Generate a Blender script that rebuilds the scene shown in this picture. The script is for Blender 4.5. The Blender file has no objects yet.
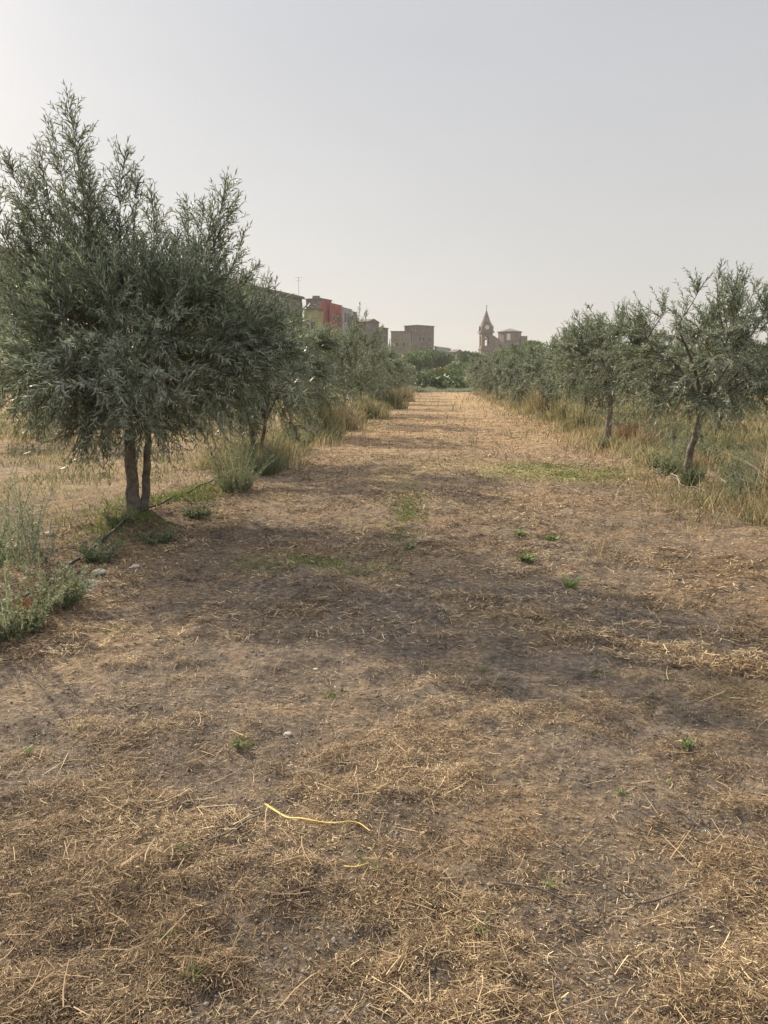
import bpy, math, random
import numpy as np
from mathutils import Matrix, Vector, Euler

R = math.radians
rng = np.random.default_rng(11)
random.seed(5)
scene = bpy.context.scene
col = scene.collection

# ------------------------------------------------------------------ camera
F = 770.0
CAMH = 1.6
PITCH = math.atan(134 / F)
YAW = math.atan(56 * math.cos(PITCH) / F)
cam = bpy.data.cameras.new('camera')
cam.sensor_fit = 'VERTICAL'; cam.sensor_height = 36; cam.lens = F / 1024 * 36
cam.clip_start = 0.05; cam.clip_end = 9000
co = bpy.data.objects.new('camera', cam); col.objects.link(co)
co.location = (0, 0, CAMH); co.rotation_euler = (math.pi / 2 - PITCH, 0, YAW)
scene.camera = co
RM = np.array(co.rotation_euler.to_matrix())
def ray(px, py):
    return RM @ np.array([(px - 384) / F, (512 - py) / F, -1.0])
def gnd(px, py, z=0.0):
    d = ray(px, py); s = (z - CAMH) / d[2]
    return d[0] * s, d[1] * s
def at(px, py, Y):
    d = ray(px, py); s = Y / d[1]
    return np.array([d[0] * s, Y, CAMH + d[2] * s])
def px_of(p):
    q = RM.T @ (np.array(p) - np.array([0, 0, CAMH]))
    return 384 + F * q[0] / -q[2], 512 - F * q[1] / -q[2]

# ------------------------------------------------------------------ numpy noise
def _h(ix, iy, seed):
    n = (ix.astype(np.int64) * 374761393 + iy.astype(np.int64) * 668265263 + seed * 1442695041) & 0x7fffffff
    n = ((n ^ (n >> 13)) * 1274126177) & 0x7fffffff
    return ((n ^ (n >> 16)) & 0xffff) / 65535.0
def vnoise(x, y, s, seed=0):
    x = np.asarray(x, float) / s; y = np.asarray(y, float) / s
    ix = np.floor(x); iy = np.floor(y); fx = x - ix; fy = y - iy
    fx = fx * fx * (3 - 2 * fx); fy = fy * fy * (3 - 2 * fy)
    a = _h(ix, iy, seed); b = _h(ix + 1, iy, seed); c = _h(ix, iy + 1, seed); d = _h(ix + 1, iy + 1, seed)
    return (a * (1 - fx) + b * fx) * (1 - fy) + (c * (1 - fx) + d * fx) * fy
def ss(a, b, x):
    t = np.clip((np.asarray(x, float) - a) / (b - a), 0, 1)
    return t * t * (3 - 2 * t)
def row_r(y):
    y = np.asarray(y, float); return 2.92 + 0.064 * np.minimum(y, 22) - .004 * np.maximum(y - 22, 0)
def row_l(y): return -3.5 + 0 * np.asarray(y, float)

BARE = [(600, 790, .25, .5, .2), (640, 900, .2, .25, .15), (310, 690, .35, .7, .22), (200, 610, .8, .8, .15), (420, 640, .3, .6, .12), (720, 540, .8, .9, .14), (560, 980, .15, .15, .12), (30, 690, .3, .5, .12)]
def clump(x, y):      # where cut straw lies thick (0..1)
    n = 0.28 * vnoise(x, y, 0.40, 3) + 0.30 * vnoise(x, y, 0.14, 4) + .14 * vnoise(x, y, .06, 14) + 0.28 * vnoise(x, y, 1.7, 5)
    for (px, py, rx, ry, s) in BARE:
        gx, gy = gnd(px, py); n = n - 1.5 * s * np.exp(-(((x - gx) / rx) ** 2 + ((y - gy) / ry) ** 2))
    return ss(0.36, 0.66, n)
def Hbig(x, y):
    x = np.asarray(x, float); y = np.asarray(y, float)
    h = 9 * ss(110, 330, y)
    h = h + 5.0 * ss(-14, -48, x) * ss(15, 60, y) + 7 * ss(-18, -50, x) * ss(120, 190, y)
    h = h + 4 * ss(40, 120, x) * ss(60, 200, y)
    return h
def H(x, y):
    x = np.asarray(x, float); y = np.asarray(y, float)
    d = np.hypot(x, y)
    f = 1 - ss(14, 40, d)
    h = Hbig(x, y)
    h = h + (vnoise(x, y, 1.7, 1) - .5) * 0.07 + (vnoise(x, y, 0.6, 2) - .5) * 0.03 * (0.3 + f)
    h = h + f * ((vnoise(x, y, 0.17, 6) - .5) * 0.030 + (vnoise(x, y, 0.075, 7) - .5) * 0.016)
    h = h + 0.020 * clump(x, y) * f
    e = np.minimum(np.abs(x - row_r(y) + .25), np.abs(x - row_l(y) - .2))
    h = h + 0.07 * np.exp(-(e / 0.28) ** 2) * (0.4 + vnoise(x, y, 0.4, 8))
    return h
def H1(x, y): return float(H(np.array([x]), np.array([y]))[0])

# ------------------------------------------------------------------ object helpers
def obj(name, me, parent=None, mat=None):
    o = bpy.data.objects.new(name, me)
    if mat is not None and me is not None: me.materials.append(mat)
    col.objects.link(o)
    if parent is not None: o.parent = parent
    return o
def tag(o, label, cat=None, group=None, kind=None):
    o['label'] = label
    if cat: o['category'] = cat
    if group: o['group'] = group
    if kind: o['kind'] = kind
    return o
def empty(name, loc, rz=0):
    o = bpy.data.objects.new(name, None); col.objects.link(o)
    o.location = loc; o.rotation_euler = (0, 0, rz); o.empty_display_size = .2
    return o
def mesh_np(name, V, Fc, rnd=None, smooth=False, extra=None):
    """V (n,3); Fc (m,k) uniform polygons."""
    me = bpy.data.meshes.new(name)
    V = np.ascontiguousarray(V, dtype=np.float32); Fc = np.ascontiguousarray(Fc, dtype=np.int32)
    m, k = Fc.shape
    me.vertices.add(len(V)); me.vertices.foreach_set('co', V.ravel())
    me.loops.add(m * k); me.loops.foreach_set('vertex_index', Fc.ravel())
    me.polygons.add(m); me.polygons.foreach_set('loop_start', np.arange(0, m * k, k, dtype=np.int32))
    if smooth: me.polygons.foreach_set('use_smooth', np.ones(m, dtype=bool))
    me.update(calc_edges=True)
    if rnd is not None:
        a = me.attributes.new('rnd', 'FLOAT', 'FACE'); a.data.foreach_set('value', np.ascontiguousarray(rnd, dtype=np.float32))
    if extra is not None:
        a = me.attributes.new('kindv', 'FLOAT', 'FACE'); a.data.foreach_set('value', np.ascontiguousarray(extra, dtype=np.float32))
    return me
def unit(v):
    return v / np.maximum(np.linalg.norm(v, axis=-1, keepdims=True), 1e-9)
class Acc:
    """collects uniform polygons"""
    def __init__(s): s.V = []; s.F = []; s.r = []; s.e = []; s.n = 0
    def add(s, V, Fc, r, e=0.0):
        s.V.append(V); s.F.append(Fc + s.n); s.n += len(V); s.r.append(r)
        s.e.append(np.full(len(Fc), e) if np.isscalar(e) else e)
    def mesh(s, name, smooth=False):
        return mesh_np(name, np.concatenate(s.V), np.concatenate(s.F), np.concatenate(s.r), smooth, np.concatenate(s.e))
def strips(P, D, B, L, W, segs=3, taper=0.25, side=None, rnd=None, root=1.0):
    """curved ribbons: P base, D direction, B bend, L length, W width -> quads"""
    n = len(P)
    L = np.broadcast_to(np.asarray(L, float), (n,)); W = np.broadcast_to(np.asarray(W, float), (n,))
    t = np.linspace(0, 1, segs + 1)
    C = P[:, None, :] + D[:, None, :] * (L[:, None] * t)[..., None] + B[:, None, :] * (L[:, None] * t ** 2)[..., None]
    if side is None:
        side = unit(np.cross(D, rng.normal(size=(n, 3))))
    w = (root + (1 - root) * np.minimum(t * 3, 1)) * (1 - (1 - taper) * t ** 1.5)
    S = side[:, None, :] * (W[:, None] * .5 * w)[..., None]
    V = np.stack([C - S, C + S], 2).reshape(-1, 3)
    base = (np.arange(n) * (segs + 1) * 2)[:, None] + (np.arange(segs) * 2)[None, :]
    Fc = np.stack([base, base + 1, base + 3, base + 2], -1).reshape(-1, 4)
    if rnd is None: rnd = rng.random(n)
    return V, Fc, np.repeat(rnd, segs)
def kites(P, D, L, W, rnd=None, nrm=None):
    """leaf: folded kite of two triangles written as degenerate-free tris"""
    n = len(P)
    L = np.broadcast_to(np.asarray(L, float), (n,))[:, None]; W = np.broadcast_to(np.asarray(W, float), (n,))[:, None]
    if nrm is None: nrm = rng.normal(size=(n, 3))
    S = unit(np.cross(D, nrm)); N = unit(np.cross(S, D))
    mid = P + D * L * .45 + N * W * .25
    V = np.stack([P, mid - S * W * .5 + N * W * .15, P + D * L - N * L * .08, mid + S * W * .5 + N * W * .15], 1).reshape(-1, 3)
    b = (np.arange(n) * 4)[:, None]
    Fc = np.stack([np.concatenate([b, b + 1, b + 2], 1), np.concatenate([b, b + 2, b + 3], 1)], 1).reshape(-1, 3)
    if rnd is None: rnd = rng.random(n)
    return V, Fc, np.repeat(rnd, 2)
def tubes(C, Rr, sides=4):
    """C (n,k,3) centre lines, Rr (n,k) radii -> quads"""
    n, k, _ = C.shape
    T = np.gradient(C, axis=1); T = unit(T)
    ref = np.where(np.abs(T[..., 2:3]) > .85, np.array([1., 0, 0]), np.array([0, 0, 1.]))
    A = unit(np.cross(T, ref)); B = np.cross(T, A)
    a = np.arange(sides) / sides * 2 * math.pi
    V = C[:, :, None, :] + Rr[:, :, None, None] * (A[:, :, None, :] * np.cos(a)[:, None] + B[:, :, None, :] * np.sin(a)[:, None])
    V = V.reshape(-1, 3)
    i = np.arange(n)[:, None, None] * k * sides; j = np.arange(k - 1)[None, :, None] * sides; s = np.arange(sides)[None, None, :]
    s2 = (s + 1) % sides
    Fc = np.stack([i + j + s, i + j + s2, i + j + sides + s2, i + j + sides + s], -1).reshape(-1, 4)
    return V, Fc, np.repeat(rng.random(n), (k - 1) * sides)

# ------------------------------------------------------------------ materials
def nodes(name):
    m = bpy.data.materials.new(name); m.use_nodes = True
    nt = m.node_tree; nt.nodes.clear()
    return m, nt, nt.nodes.new('ShaderNodeOutputMaterial')
def N(nt, t, **kw):
    n = nt.nodes.new(t)
    for k, v in kw.items():
        if k in n.inputs and not hasattr(n, k): n.inputs[k].default_value = v
        else: setattr(n, k, v)
    return n
def ramp(nt, stops, interp='LINEAR'):
    r = nt.nodes.new('ShaderNodeValToRGB'); r.color_ramp.interpolation = interp
    el = r.color_ramp.elements
    while len(el) < len(stops): el.new(.5)
    for e, (p, c) in zip(el, stops): e.position = p; e.color = (*c, 1) if len(c) == 3 else c
    return r
def noise(nt, scale, detail=4, rough=.55, coord=None):
    n = nt.nodes.new('ShaderNodeTexNoise'); n.inputs['Scale'].default_value = scale
    n.inputs['Detail'].default_value = detail; n.inputs['Roughness'].default_value = rough
    if coord is not None: nt.links.new(coord, n.inputs['Vector'])
    return n
def mixc(nt, fac, a, b, mode='MIX'):
    m = nt.nodes.new('ShaderNodeMix'); m.data_type = 'RGBA'; m.blend_type = mode
    for s, v in ((m.inputs[0], fac), (m.inputs[6], a), (m.inputs[7], b)):
        if hasattr(v, 'is_linked') or hasattr(v, 'links'): nt.links.new(v, s)
        else: s.default_value = v if not isinstance(v, tuple) else ((*v, 1) if len(v) == 3 else v)
    return m.outputs[2]
def mat_leaf(name, dark, light, under, trans=.25, rough=.55, hue=None):
    m, nt, out = nodes(name)
    at_ = N(nt, 'ShaderNodeAttribute', attribute_name='rnd')
    r = ramp(nt, [(0, dark), (.75, light)] + ([(1, hue)] if hue else [(1, light)]))
    nt.links.new(at_.outputs['Fac'], r.inputs[0])
    g = nt.nodes.new('ShaderNodeNewGeometry')
    c = mixc(nt, g.outputs['Backfacing'], r.outputs[0], under)
    p = nt.nodes.new('ShaderNodeBsdfPrincipled'); p.inputs['Roughness'].default_value = rough
    p.inputs['Specular IOR Level'].default_value = .35
    nt.links.new(c, p.inputs['Base Color'])
    tr = nt.nodes.new('ShaderNodeBsdfTranslucent'); nt.links.new(c, tr.inputs['Color'])
    mx = nt.nodes.new('ShaderNodeMixShader'); mx.inputs[0].default_value = trans
    nt.links.new(p.outputs[0], mx.inputs[1]); nt.links.new(tr.outputs[0], mx.inputs[2])
    nt.links.new(mx.outputs[0], out.inputs[0])
    return m
def mat_ramp(name, stops, trans=.15, rough=.8):
    m, nt, out = nodes(name)
    at_ = N(nt, 'ShaderNodeAttribute', attribute_name='rnd')
    r = ramp(nt, stops); nt.links.new(at_.outputs['Fac'], r.inputs[0])
    p = nt.nodes.new('ShaderNodeBsdfPrincipled'); p.inputs['Roughness'].default_value = rough
    p.inputs['Specular IOR Level'].default_value = .25
    nt.links.new(r.outputs[0], p.inputs['Base Color'])
    tr = nt.nodes.new('ShaderNodeBsdfTranslucent'); nt.links.new(r.outputs[0], tr.inputs['Color'])
    mx = nt.nodes.new('ShaderNodeMixShader'); mx.inputs[0].default_value = trans
    nt.links.new(p.outputs[0], mx.inputs[1]); nt.links.new(tr.outputs[0], mx.inputs[2])
    nt.links.new(mx.outputs[0], out.inputs[0])
    return m
def mat_noise(name, a, b, scale=5, detail=5, rough=.85, bump=.3, dist=.02, c=None):
    m, nt, out = nodes(name)
    tc = nt.nodes.new('ShaderNodeTexCoord')
    n = noise(nt, scale, detail, .6, tc.outputs['Object'])
    st = [(.3, a), (.7, b)] if c is None else [(.28, a), (.5, b), (.72, c)]
    r = ramp(nt, st); nt.links.new(n.outputs[0], r.inputs[0])
    p = nt.nodes.new('ShaderNodeBsdfPrincipled'); p.inputs['Roughness'].default_value = rough
    nt.links.new(r.outputs[0], p.inputs['Base Color'])
    if bump:
        n2 = noise(nt, scale * 3, 5, .6, tc.outputs['Object'])
        bp = nt.nodes.new('ShaderNodeBump'); bp.inputs['Strength'].default_value = bump; bp.inputs['Distance'].default_value = dist
        nt.links.new(n2.outputs[0], bp.inputs['Height']); nt.links.new(bp.outputs[0], p.inputs['Normal'])
    nt.links.new(p.outputs[0], out.inputs[0])
    return m

M_olive = mat_leaf('olive_leaf', (.075, .108, .058), (.20, .245, .14), (.35, .385, .30), .36, .4, (.34, .37, .21))
M_bark = mat_noise('olive_bark', (.075, .062, .05), (.26, .225, .185), 14, 6, .9, .8, .02)
M_twig = mat_noise('olive_twig', (.07, .062, .048), (.15, .135, .105), 20, 2, .8, 0)
M_broad = mat_leaf('broadleaf', (.035, .065, .022), (.10, .15, .045), (.13, .18, .07), .25, .55)
M_broad2 = mat_leaf('broadleaf_bright', (.055, .095, .03), (.14, .205, .06), (.17, .23, .09), .3, .55)
M_broad3 = mat_leaf('broadleaf_yellow', (.09, .10, .02), (.26, .23, .05), (.22, .2, .06), .3, .55)
M_silver = mat_leaf('silver_scrub', (.12, .145, .10), (.27, .29, .21), (.3, .32, .24), .35, .6)
M_straw = mat_ramp('dry_straw', [(0, (.055, .038, .024)), (.38, (.20, .135, .078)), (.72, (.45, .325, .185)), (1, (.80, .64, .40))], .1)
M_dry = mat_ramp('dry_grass_blade', [(0, (.13, .12, .06)), (.3, (.25, .20, .11)), (.7, (.43, .34, .20)), (1, (.60, .51, .34))], .25)
M_green = mat_ramp('green_grass_blade', [(0, (.06, .11, .025)), (.5, (.13, .20, .045)), (1, (.28, .32, .10))], .3)
M_mixg = mat_ramp('ripening_grass_blade', [(0, (.09, .115, .05)), (.35, (.19, .20, .095)), (.65, (.36, .31, .16)), (1, (.58, .50, .31))], .25)
M_red = mat_ramp('rusty_weed', [(0, (.16, .08, .045)), (.5, (.32, .17, .09)), (1, (.46, .29, .17))], .2)
M_weed = mat_leaf('weed_leaf', (.10, .13, .065), (.23, .27, .14), (.27, .30, .19), .35, .6, (.38, .36, .22))
M_sprout = mat_leaf('sprout_leaf', (.09, .13, .035), (.20, .27, .08), (.24, .3, .13), .3, .5)
M_flower = mat_ramp('seed_head', [(0, (.34, .31, .24)), (1, (.58, .55, .46))], .3)
M_hose = mat_noise('black_hose', (.02, .02, .02), (.06, .055, .05), 8, 3, .55, .1)
M_dead = mat_noise('bleached_wood', (.14, .115, .09), (.34, .30, .24), 18, 5, .9, .6)
M_yellow = mat_noise('yellow_strap', (.55, .38, .08), (.80, .60, .20), 25, 3, .5, .1)
M_stone = mat_noise('pale_stone', (.28, .25, .21), (.5, .46, .4), 20, 5, .9, .5)

# ground material
def ground_mat():
    m, nt, out = nodes('dry_field_soil')
    L = nt.links.new
    tc = nt.nodes.new('ShaderNodeTexCoord'); O = tc.outputs['Object']
    sep = nt.nodes.new('ShaderNodeSeparateXYZ'); L(O, sep.inputs[0])
    n1 = noise(nt, 3.2, 8, .68, O); n2 = noise(nt, .55, 5, .6, O); n3 = noise(nt, 26, 6, .7, O)
    # streaky fibres: stretched noise crossed at two angles
    fib = None
    for ang, sc in ((.5, 60), (-.9, 75), (2.1, 50)):
        mp = nt.nodes.new('ShaderNodeMapping'); mp.inputs['Rotation'].default_value = (0, 0, ang); mp.inputs['Scale'].default_value = (1, 9, 1)
        L(O, mp.inputs[0]); f = noise(nt, sc / 4, 4, .6, mp.outputs[0])
        if fib is None: fib = f.outputs[0]
        else:
            mm = N(nt, 'ShaderNodeMath', operation='MAXIMUM'); L(fib, mm.inputs[0]); L(f.outputs[0], mm.inputs[1]); fib = mm.outputs[0]
    soil = ramp(nt, [(.3, (.115, .096, .080)), (.5, (.24, .205, .172)), (.68, (.38, .33, .28))]); L(n1.outputs[0], soil.inputs[0])
    straw = ramp(nt, [(.42, (.13, .088, .052)), (.56, (.34, .235, .14)), (.70, (.56, .42, .26))]); L(fib, straw.inputs[0])
    # how much straw covers
    ad = N(nt, 'ShaderNodeMath', operation='ADD'); L(n1.outputs[0], ad.inputs[0]); L(n2.outputs[0], ad.inputs[1])
    cov = ramp(nt, [(.47, (0.1,) * 3), (.60, (.9,) * 3)])
    hv = N(nt, 'ShaderNodeMath', operation='MULTIPLY'); L(ad.outputs[0], hv.inputs[0]); hv.inputs[1].default_value = .5
    L(hv.outputs[0], cov.inputs[0])
    c = mixc(nt, cov.outputs[0], soil.outputs[0], straw.outputs[0])
    # farther down the track it is a continuous sheet of tan stubble
    far = N(nt, 'ShaderNodeMapRange'); far.inputs['From Min'].default_value = 5; far.inputs['From Max'].default_value = 22
    L(sep.outputs[1], far.inputs[0])
    n4 = noise(nt, 3.0, 9, .8, O)
    stub = ramp(nt, [(.36, (.14, .096, .058)), (.5, (.36, .25, .15)), (.62, (.54, .395, .24))]); L(n4.outputs[0], stub.inputs[0])
    c = mixc(nt, far.outputs[0], c, stub.outputs[0])
    # green regrowth patches: noise blobs plus three known patches
    n5 = noise(nt, .8, 6, .65, O)
    gp = ramp(nt, [(.60, (0,) * 3), (.72, (.55,) * 3)]); L(n5.outputs[0], gp.inputs[0])
    fac = gp.outputs[0]
    for (px, py, rx, ry, s) in ((560, 473, 1.7, 1.3, .95), (400, 395 + 90, .35, 2.2, .35), (315, 562, .7, .35, .6), (455, 465, 1.1, 1.6, .25)):
        gx, gy = gnd(px, py)
        mp = nt.nodes.new('ShaderNodeMapping'); mp.vector_type = 'TEXTURE'
        mp.inputs['Location'].default_value = (gx, gy, 0); mp.inputs['Scale'].default_value = (rx, ry, 50)
        dn = noise(nt, 1.5, 4, .6, O)
        sc_ = nt.nodes.new('ShaderNodeVectorMath'); sc_.operation = 'SCALE'; sc_.inputs['Scale'].default_value = 1.5
        L(dn.outputs['Color'], sc_.inputs[0])
        av = nt.nodes.new('ShaderNodeVectorMath'); av.operation = 'ADD'; L(O, av.inputs[0]); L(sc_.outputs[0], av.inputs[1])
        sb = nt.nodes.new('ShaderNodeVectorMath'); sb.operation = 'SUBTRACT'; L(av.outputs[0], sb.inputs[0]); sb.inputs[1].default_value = (.75, .75, .75)
        L(sb.outputs[0], mp.inputs[0])
        ln = nt.nodes.new('ShaderNodeVectorMath'); ln.operation = 'LENGTH'; L(mp.outputs[0], ln.inputs[0])
        mr = N(nt, 'ShaderNodeMapRange'); mr.inputs['From Min'].default_value = 1.15; mr.inputs['From Max'].default_value = .35
        mr.inputs['To Min'].default_value = 0; mr.inputs['To Max'].default_value = s; L(ln.outputs['Value'], mr.inputs[0])
        mx = N(nt, 'ShaderNodeMath', operation='MAXIMUM'); L(fac, mx.inputs[0]); L(mr.outputs[0], mx.inputs[1]); fac = mx.outputs[0]
    gm = N(nt, 'ShaderNodeMath', operation='MULTIPLY'); L(fac, gm.inputs[0]); L(n3.outputs[0], gm.inputs[1])
    gm2 = N(nt, 'ShaderNodeMath', operation='MULTIPLY'); L(gm.outputs[0], gm2.inputs[0]); gm2.inputs[1].default_value = 1.5; gm2.use_clamp = True
    c = mixc(nt, gm2.outputs[0], c, (.32, .32, .12))
    n7 = noise(nt, .28, 5, .6, O)
    lg = ramp(nt, [(.34, (.74, .72, .68)), (.52, (1.02, 1.0, .98)), (.66, (1.16, 1.14, 1.02))]); L(n7.outputs[0], lg.inputs[0])
    c = mixc(nt, 1.0, c, lg.outputs[0], 'MULTIPLY')
    # far hills: scrubby green-brown
    fh = N(nt, 'ShaderNodeMapRange'); fh.inputs['From Min'].default_value = 88; fh.inputs['From Max'].default_value = 100; L(sep.outputs[1], fh.inputs[0])
    n6 = noise(nt, .12, 6, .7, O)
    hill = ramp(nt, [(.35, (.06, .075, .035)), (.55, (.14, .13, .07)), (.7, (.26, .2, .12))]); L(n6.outputs[0], hill.inputs[0])
    c = mixc(nt, fh.outputs[0], c, hill.outputs[0])
    # fine grain
    gr = ramp(nt, [(.34, (.42,) * 3), (.66, (1.5,) * 3)]); L(n3.outputs[0], gr.inputs[0])
    c = mixc(nt, 1.0, c, gr.outputs[0], 'MULTIPLY')
    p = nt.nodes.new('ShaderNodeBsdfPrincipled'); p.inputs['Roughness'].default_value = .95; p.inputs['Specular IOR Level'].default_value = .15
    L(c, p.inputs['Base Color'])
    bh = N(nt, 'ShaderNodeMath', operation='ADD'); L(n3.outputs[0], bh.inputs[0]); L(fib, bh.inputs[1])
    bp = nt.nodes.new('ShaderNodeBump'); bp.inputs['Strength'].default_value = .9; bp.inputs['Distance'].default_value = .02
    L(bh.outputs[0], bp.inputs['Height'])
    bh2 = nt.nodes.new('ShaderNodeBump'); bh2.inputs['Strength'].default_value = .9; bh2.inputs['Distance'].default_value = .10
    L(n4.outputs[0], bh2.inputs['Height']); L(bp.outputs[0], bh2.inputs['Normal'])
    L(bh2.outputs[0], p.inputs['Normal'])
    L(p.outputs[0], out.inputs[0])
    return m
M_ground = ground_mat()

# ------------------------------------------------------------------ ground sheet
def axis(lo, hi, fine, flo, fhi, far):
    a = list(np.arange(flo, fhi, fine)); s = fine; v = a[-1]
    while v < hi: s *= 1.07; v += s; a.append(v)
    s = fine; v = flo; b = []
    while v > lo: s *= 1.07; v -= s; b.append(v)
    return np.array(b[::-1] + a)
xs = axis(-3500, 3500, .03, -4.2, 4.6, 0); ys = axis(-600, 4500, .03, 1.2, 9.0, 0)
X, Y = np.meshgrid(xs, ys)
Z = H(X, Y)
Vg = np.stack([X, Y, Z], -1).reshape(-1, 3)
nx, ny = len(xs), len(ys)
i = np.arange(nx - 1)[None, :] + np.arange(ny - 1)[:, None] * nx
Fg = np.stack([i, i + 1, i + 1 + nx, i + nx], -1).reshape(-1, 4)
g = obj('ground', mesh_np('ground', Vg, Fg, smooth=True), None, M_ground)
tag(g, 'dry mown field track of bare soil and straw between the olive rows', 'ground', kind='structure')

# ------------------------------------------------------------------ cut straw (stuff)
def on_ground(x, y, dz=0): return np.stack([x, y, H(x, y) + dz], -1)
def straw():
    A = Acc()
    def batch(n, d0, d1, Lr, Wr, tilt, keep_pow, lift, seed):
        r = np.random.default_rng(seed)
        # distance density ~ 1/d so every bit of picture gets its share
        d = d0 * (d1 / d0) ** r.random(n)
        a = r.uniform(-.62, .62, n)
        x = d * np.sin(a - YAW * 0 - .05); y = d * np.cos(a)
        k = clump(x, y)
        inside = (x > row_l(y) - .5) & (x < row_r(y) + .6)
        keep = (r.random(n) < (.13 + .87 * k ** keep_pow)) & inside
        x = x[keep]; y = y[keep]; k = k[keep]; n = len(x); d = np.hypot(x, y)
        th = r.uniform(0, 2 * np.pi, n); el = r.normal(0, tilt, n) + .03
        D = np.stack([np.cos(th) * np.cos(el), np.sin(th) * np.cos(el), np.sin(el)], -1)
        B = np.stack([r.normal(0, .22, n), r.normal(0, .22, n), r.normal(-.02, .10, n)], -1)
        L_ = r.uniform(*Lr, n) * r.uniform(.5, 1.5, n); W = r.uniform(*Wr, n) * np.maximum(1, d / 6)
        P = on_ground(x, y, .004 + lift * r.random(n) ** 2 * (0.3 + k))
        P = P - D * (L_ * .5)[:, None]
        P[:, 2] = np.maximum(P[:, 2], H(P[:, 0], P[:, 1]) + .001)
        side = unit(np.cross(D, np.stack([r.normal(0, .35, n), r.normal(0, .35, n), np.ones(n)], -1)))
        tone = np.clip(r.beta(.9, 1.25, n) * .95 + .35 * (vnoise(x, y, .5, 21) - .5), 0, 1)
        A.add(*strips(P, D, B, L_, W, 3, .6, side, tone))
    batch(560000, 1.5, 9, (.010, .036), (.0009, .0023), .22, 1.1, .013, 1)
    batch(9000, 1.5, 7, (.05, .12), (.0018, .0036), .16, .9, .035, 2)
    batch(330000, 4.5, 34, (.02, .06), (.003, .007), .3, .8, .02, 3)
    batch(70000, 1.5, 5, (.006, .018), (.0018, .0045), .4, .5, .010, 4)      # chaff
    o = obj('dry_straw', A.mesh('dry_straw'), None, M_straw)
    tag(o, 'pale cut straw and dead stems strewn over the track soil', 'straw', kind='stuff')
straw()

# loose clods of soil in the foreground (stuff)
def clods():
    n = 9000; r = np.random.default_rng(9)
    d = 1.5 * (9 / 1.5) ** r.random(n); a = r.uniform(-.6, .6, n)
    x = d * np.sin(a - .05); y = d * np.cos(a)
    ok = (x > -3.4) & (r.random(n) < .25 + .75 * (1 - clump(x, y))); x = x[ok]; y = y[ok]; n = len(x)
    oc = np.array([[1, 0, 0], [0, 1, 0], [-1, 0, 0], [0, -1, 0], [0, 0, 1], [0, 0, -1]], float)
    f = np.array([[0, 1, 4], [1, 2, 4], [2, 3, 4], [3, 0, 4], [1, 0, 5], [2, 1, 5], [3, 2, 5], [0, 3, 5]])
    s = np.minimum(r.gamma(2, .0022, n) + .002, .009)
    V = oc[None] * (s[:, None, None]) * r.uniform(.6, 1.4, (n, 6, 3)) * np.array([1, 1, .7])
    th = r.uniform(0, 6.28, n); c, s_ = np.cos(th)[:, None], np.sin(th)[:, None]
    V = np.stack([V[..., 0] * c - V[..., 1] * s_, V[..., 0] * s_ + V[..., 1] * c, V[..., 2]], -1)
    V += on_ground(x, y, .002)[:, None, :]
    Fc = (f[None] + (np.arange(n) * 6)[:, None, None]).reshape(-1, 3)
    o = obj('soil_crumbs', mesh_np('soil_crumbs', V.reshape(-1, 3), Fc, np.repeat(r.random(n), 8)), None,
            mat_noise('soil_crumb', (.12, .10, .082), (.30, .26, .215), 9, 4, .95, .3))
    tag(o, 'loose crumbs of grey brown soil on the bare patches of track', 'soil', kind='stuff')
clods()

# ------------------------------------------------------------------ blades / grasses
def blade_batch(A, x, y, h, w, lean=.35, droop=.35, rnd=None, e=0.0, segs=3):
    n = len(x)
    th = rng.uniform(0, 2 * np.pi, n); le = np.abs(rng.normal(0, lean, n))
    D = unit(np.stack([np.cos(th) * le, np.sin(th) * le, np.ones(n)], -1))
    B = np.stack([np.cos(th) * droop, np.sin(th) * droop, -np.full(n, droop * .45)], -1) * rng.uniform(.2, 1.2, n)[:, None]
    A.add(*strips(on_ground(x, y, -.01), D, B, h, w, segs, .12, None, rnd), e)
def seedheads(A, x, y, h, n_each, spread, size):
    pass

def verge(name, rowf, side, y0, y1, n, hmax, mat, label, wid, seed, dens=1.0, off=0.0):
    r = np.random.default_rng(seed)
    d = y0 * (y1 / y0) ** r.random(n)
    x = rowf(d) + off + r.normal(0, wid, n)
    k = vnoise(x, d, .8, seed) * .6 + vnoise(x, d, 2.6, seed + 1) * .4
    keep = r.random(n) < ss(.35, .62, k) * dens
    keep &= ~((np.hypot(x - 3.66, (d - 10.9) * .5) < .45) | (np.hypot(x - 4.13, (d - 18.8) * .4) < .5))
    x = x[keep]; d = d[keep]; k = k[keep]
    A = Acc()
    h = hmax * (.35 + .65 * r.random(len(x))) * (.4 + k)
    w = .004 + .0009 * d
    blade_batch(A, x, d, h, w, .32, .4, np.clip(r.beta(2, 2, len(x)) + (vnoise(x, d, 1.5, seed + 3) - .5) * .6, 0, 1))
    o = obj(name, A.mesh(name), None, mat)
    tag(o, label, 'grass', kind='stuff')
verge('verge_grass', row_r, 1, 8.2, 85, 16000, .40, M_mixg, 'tall yellowing grass growing along the foot of the right olive row', .5, 31, off=.35)
verge('dry_verge_grass', row_r, 1, 8.0, 85, 26000, .36, M_dry, 'pale dead grass mixed into the verge under the right olive row', .6, 36, off=.5)
verge('verge_grass', row_l, -1, 13, 85, 24000, .5, M_mixg, 'yellow green grass growing along the foot of the left olive row', .42, 41, off=-.05)
verge('verge_grass', row_l, -1, 4.0, 14, 9000, .16, M_green, 'short green weeds around the nearest left olive trunk', .45, 45, off=0)
verge('meadow_grass', lambda y: row_r(y) + 3.2, 1, 9, 70, 40000, .30, M_mixg, 'dry straw coloured meadow grass between the two right hand rows', 1.6, 51, 1.0)
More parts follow.
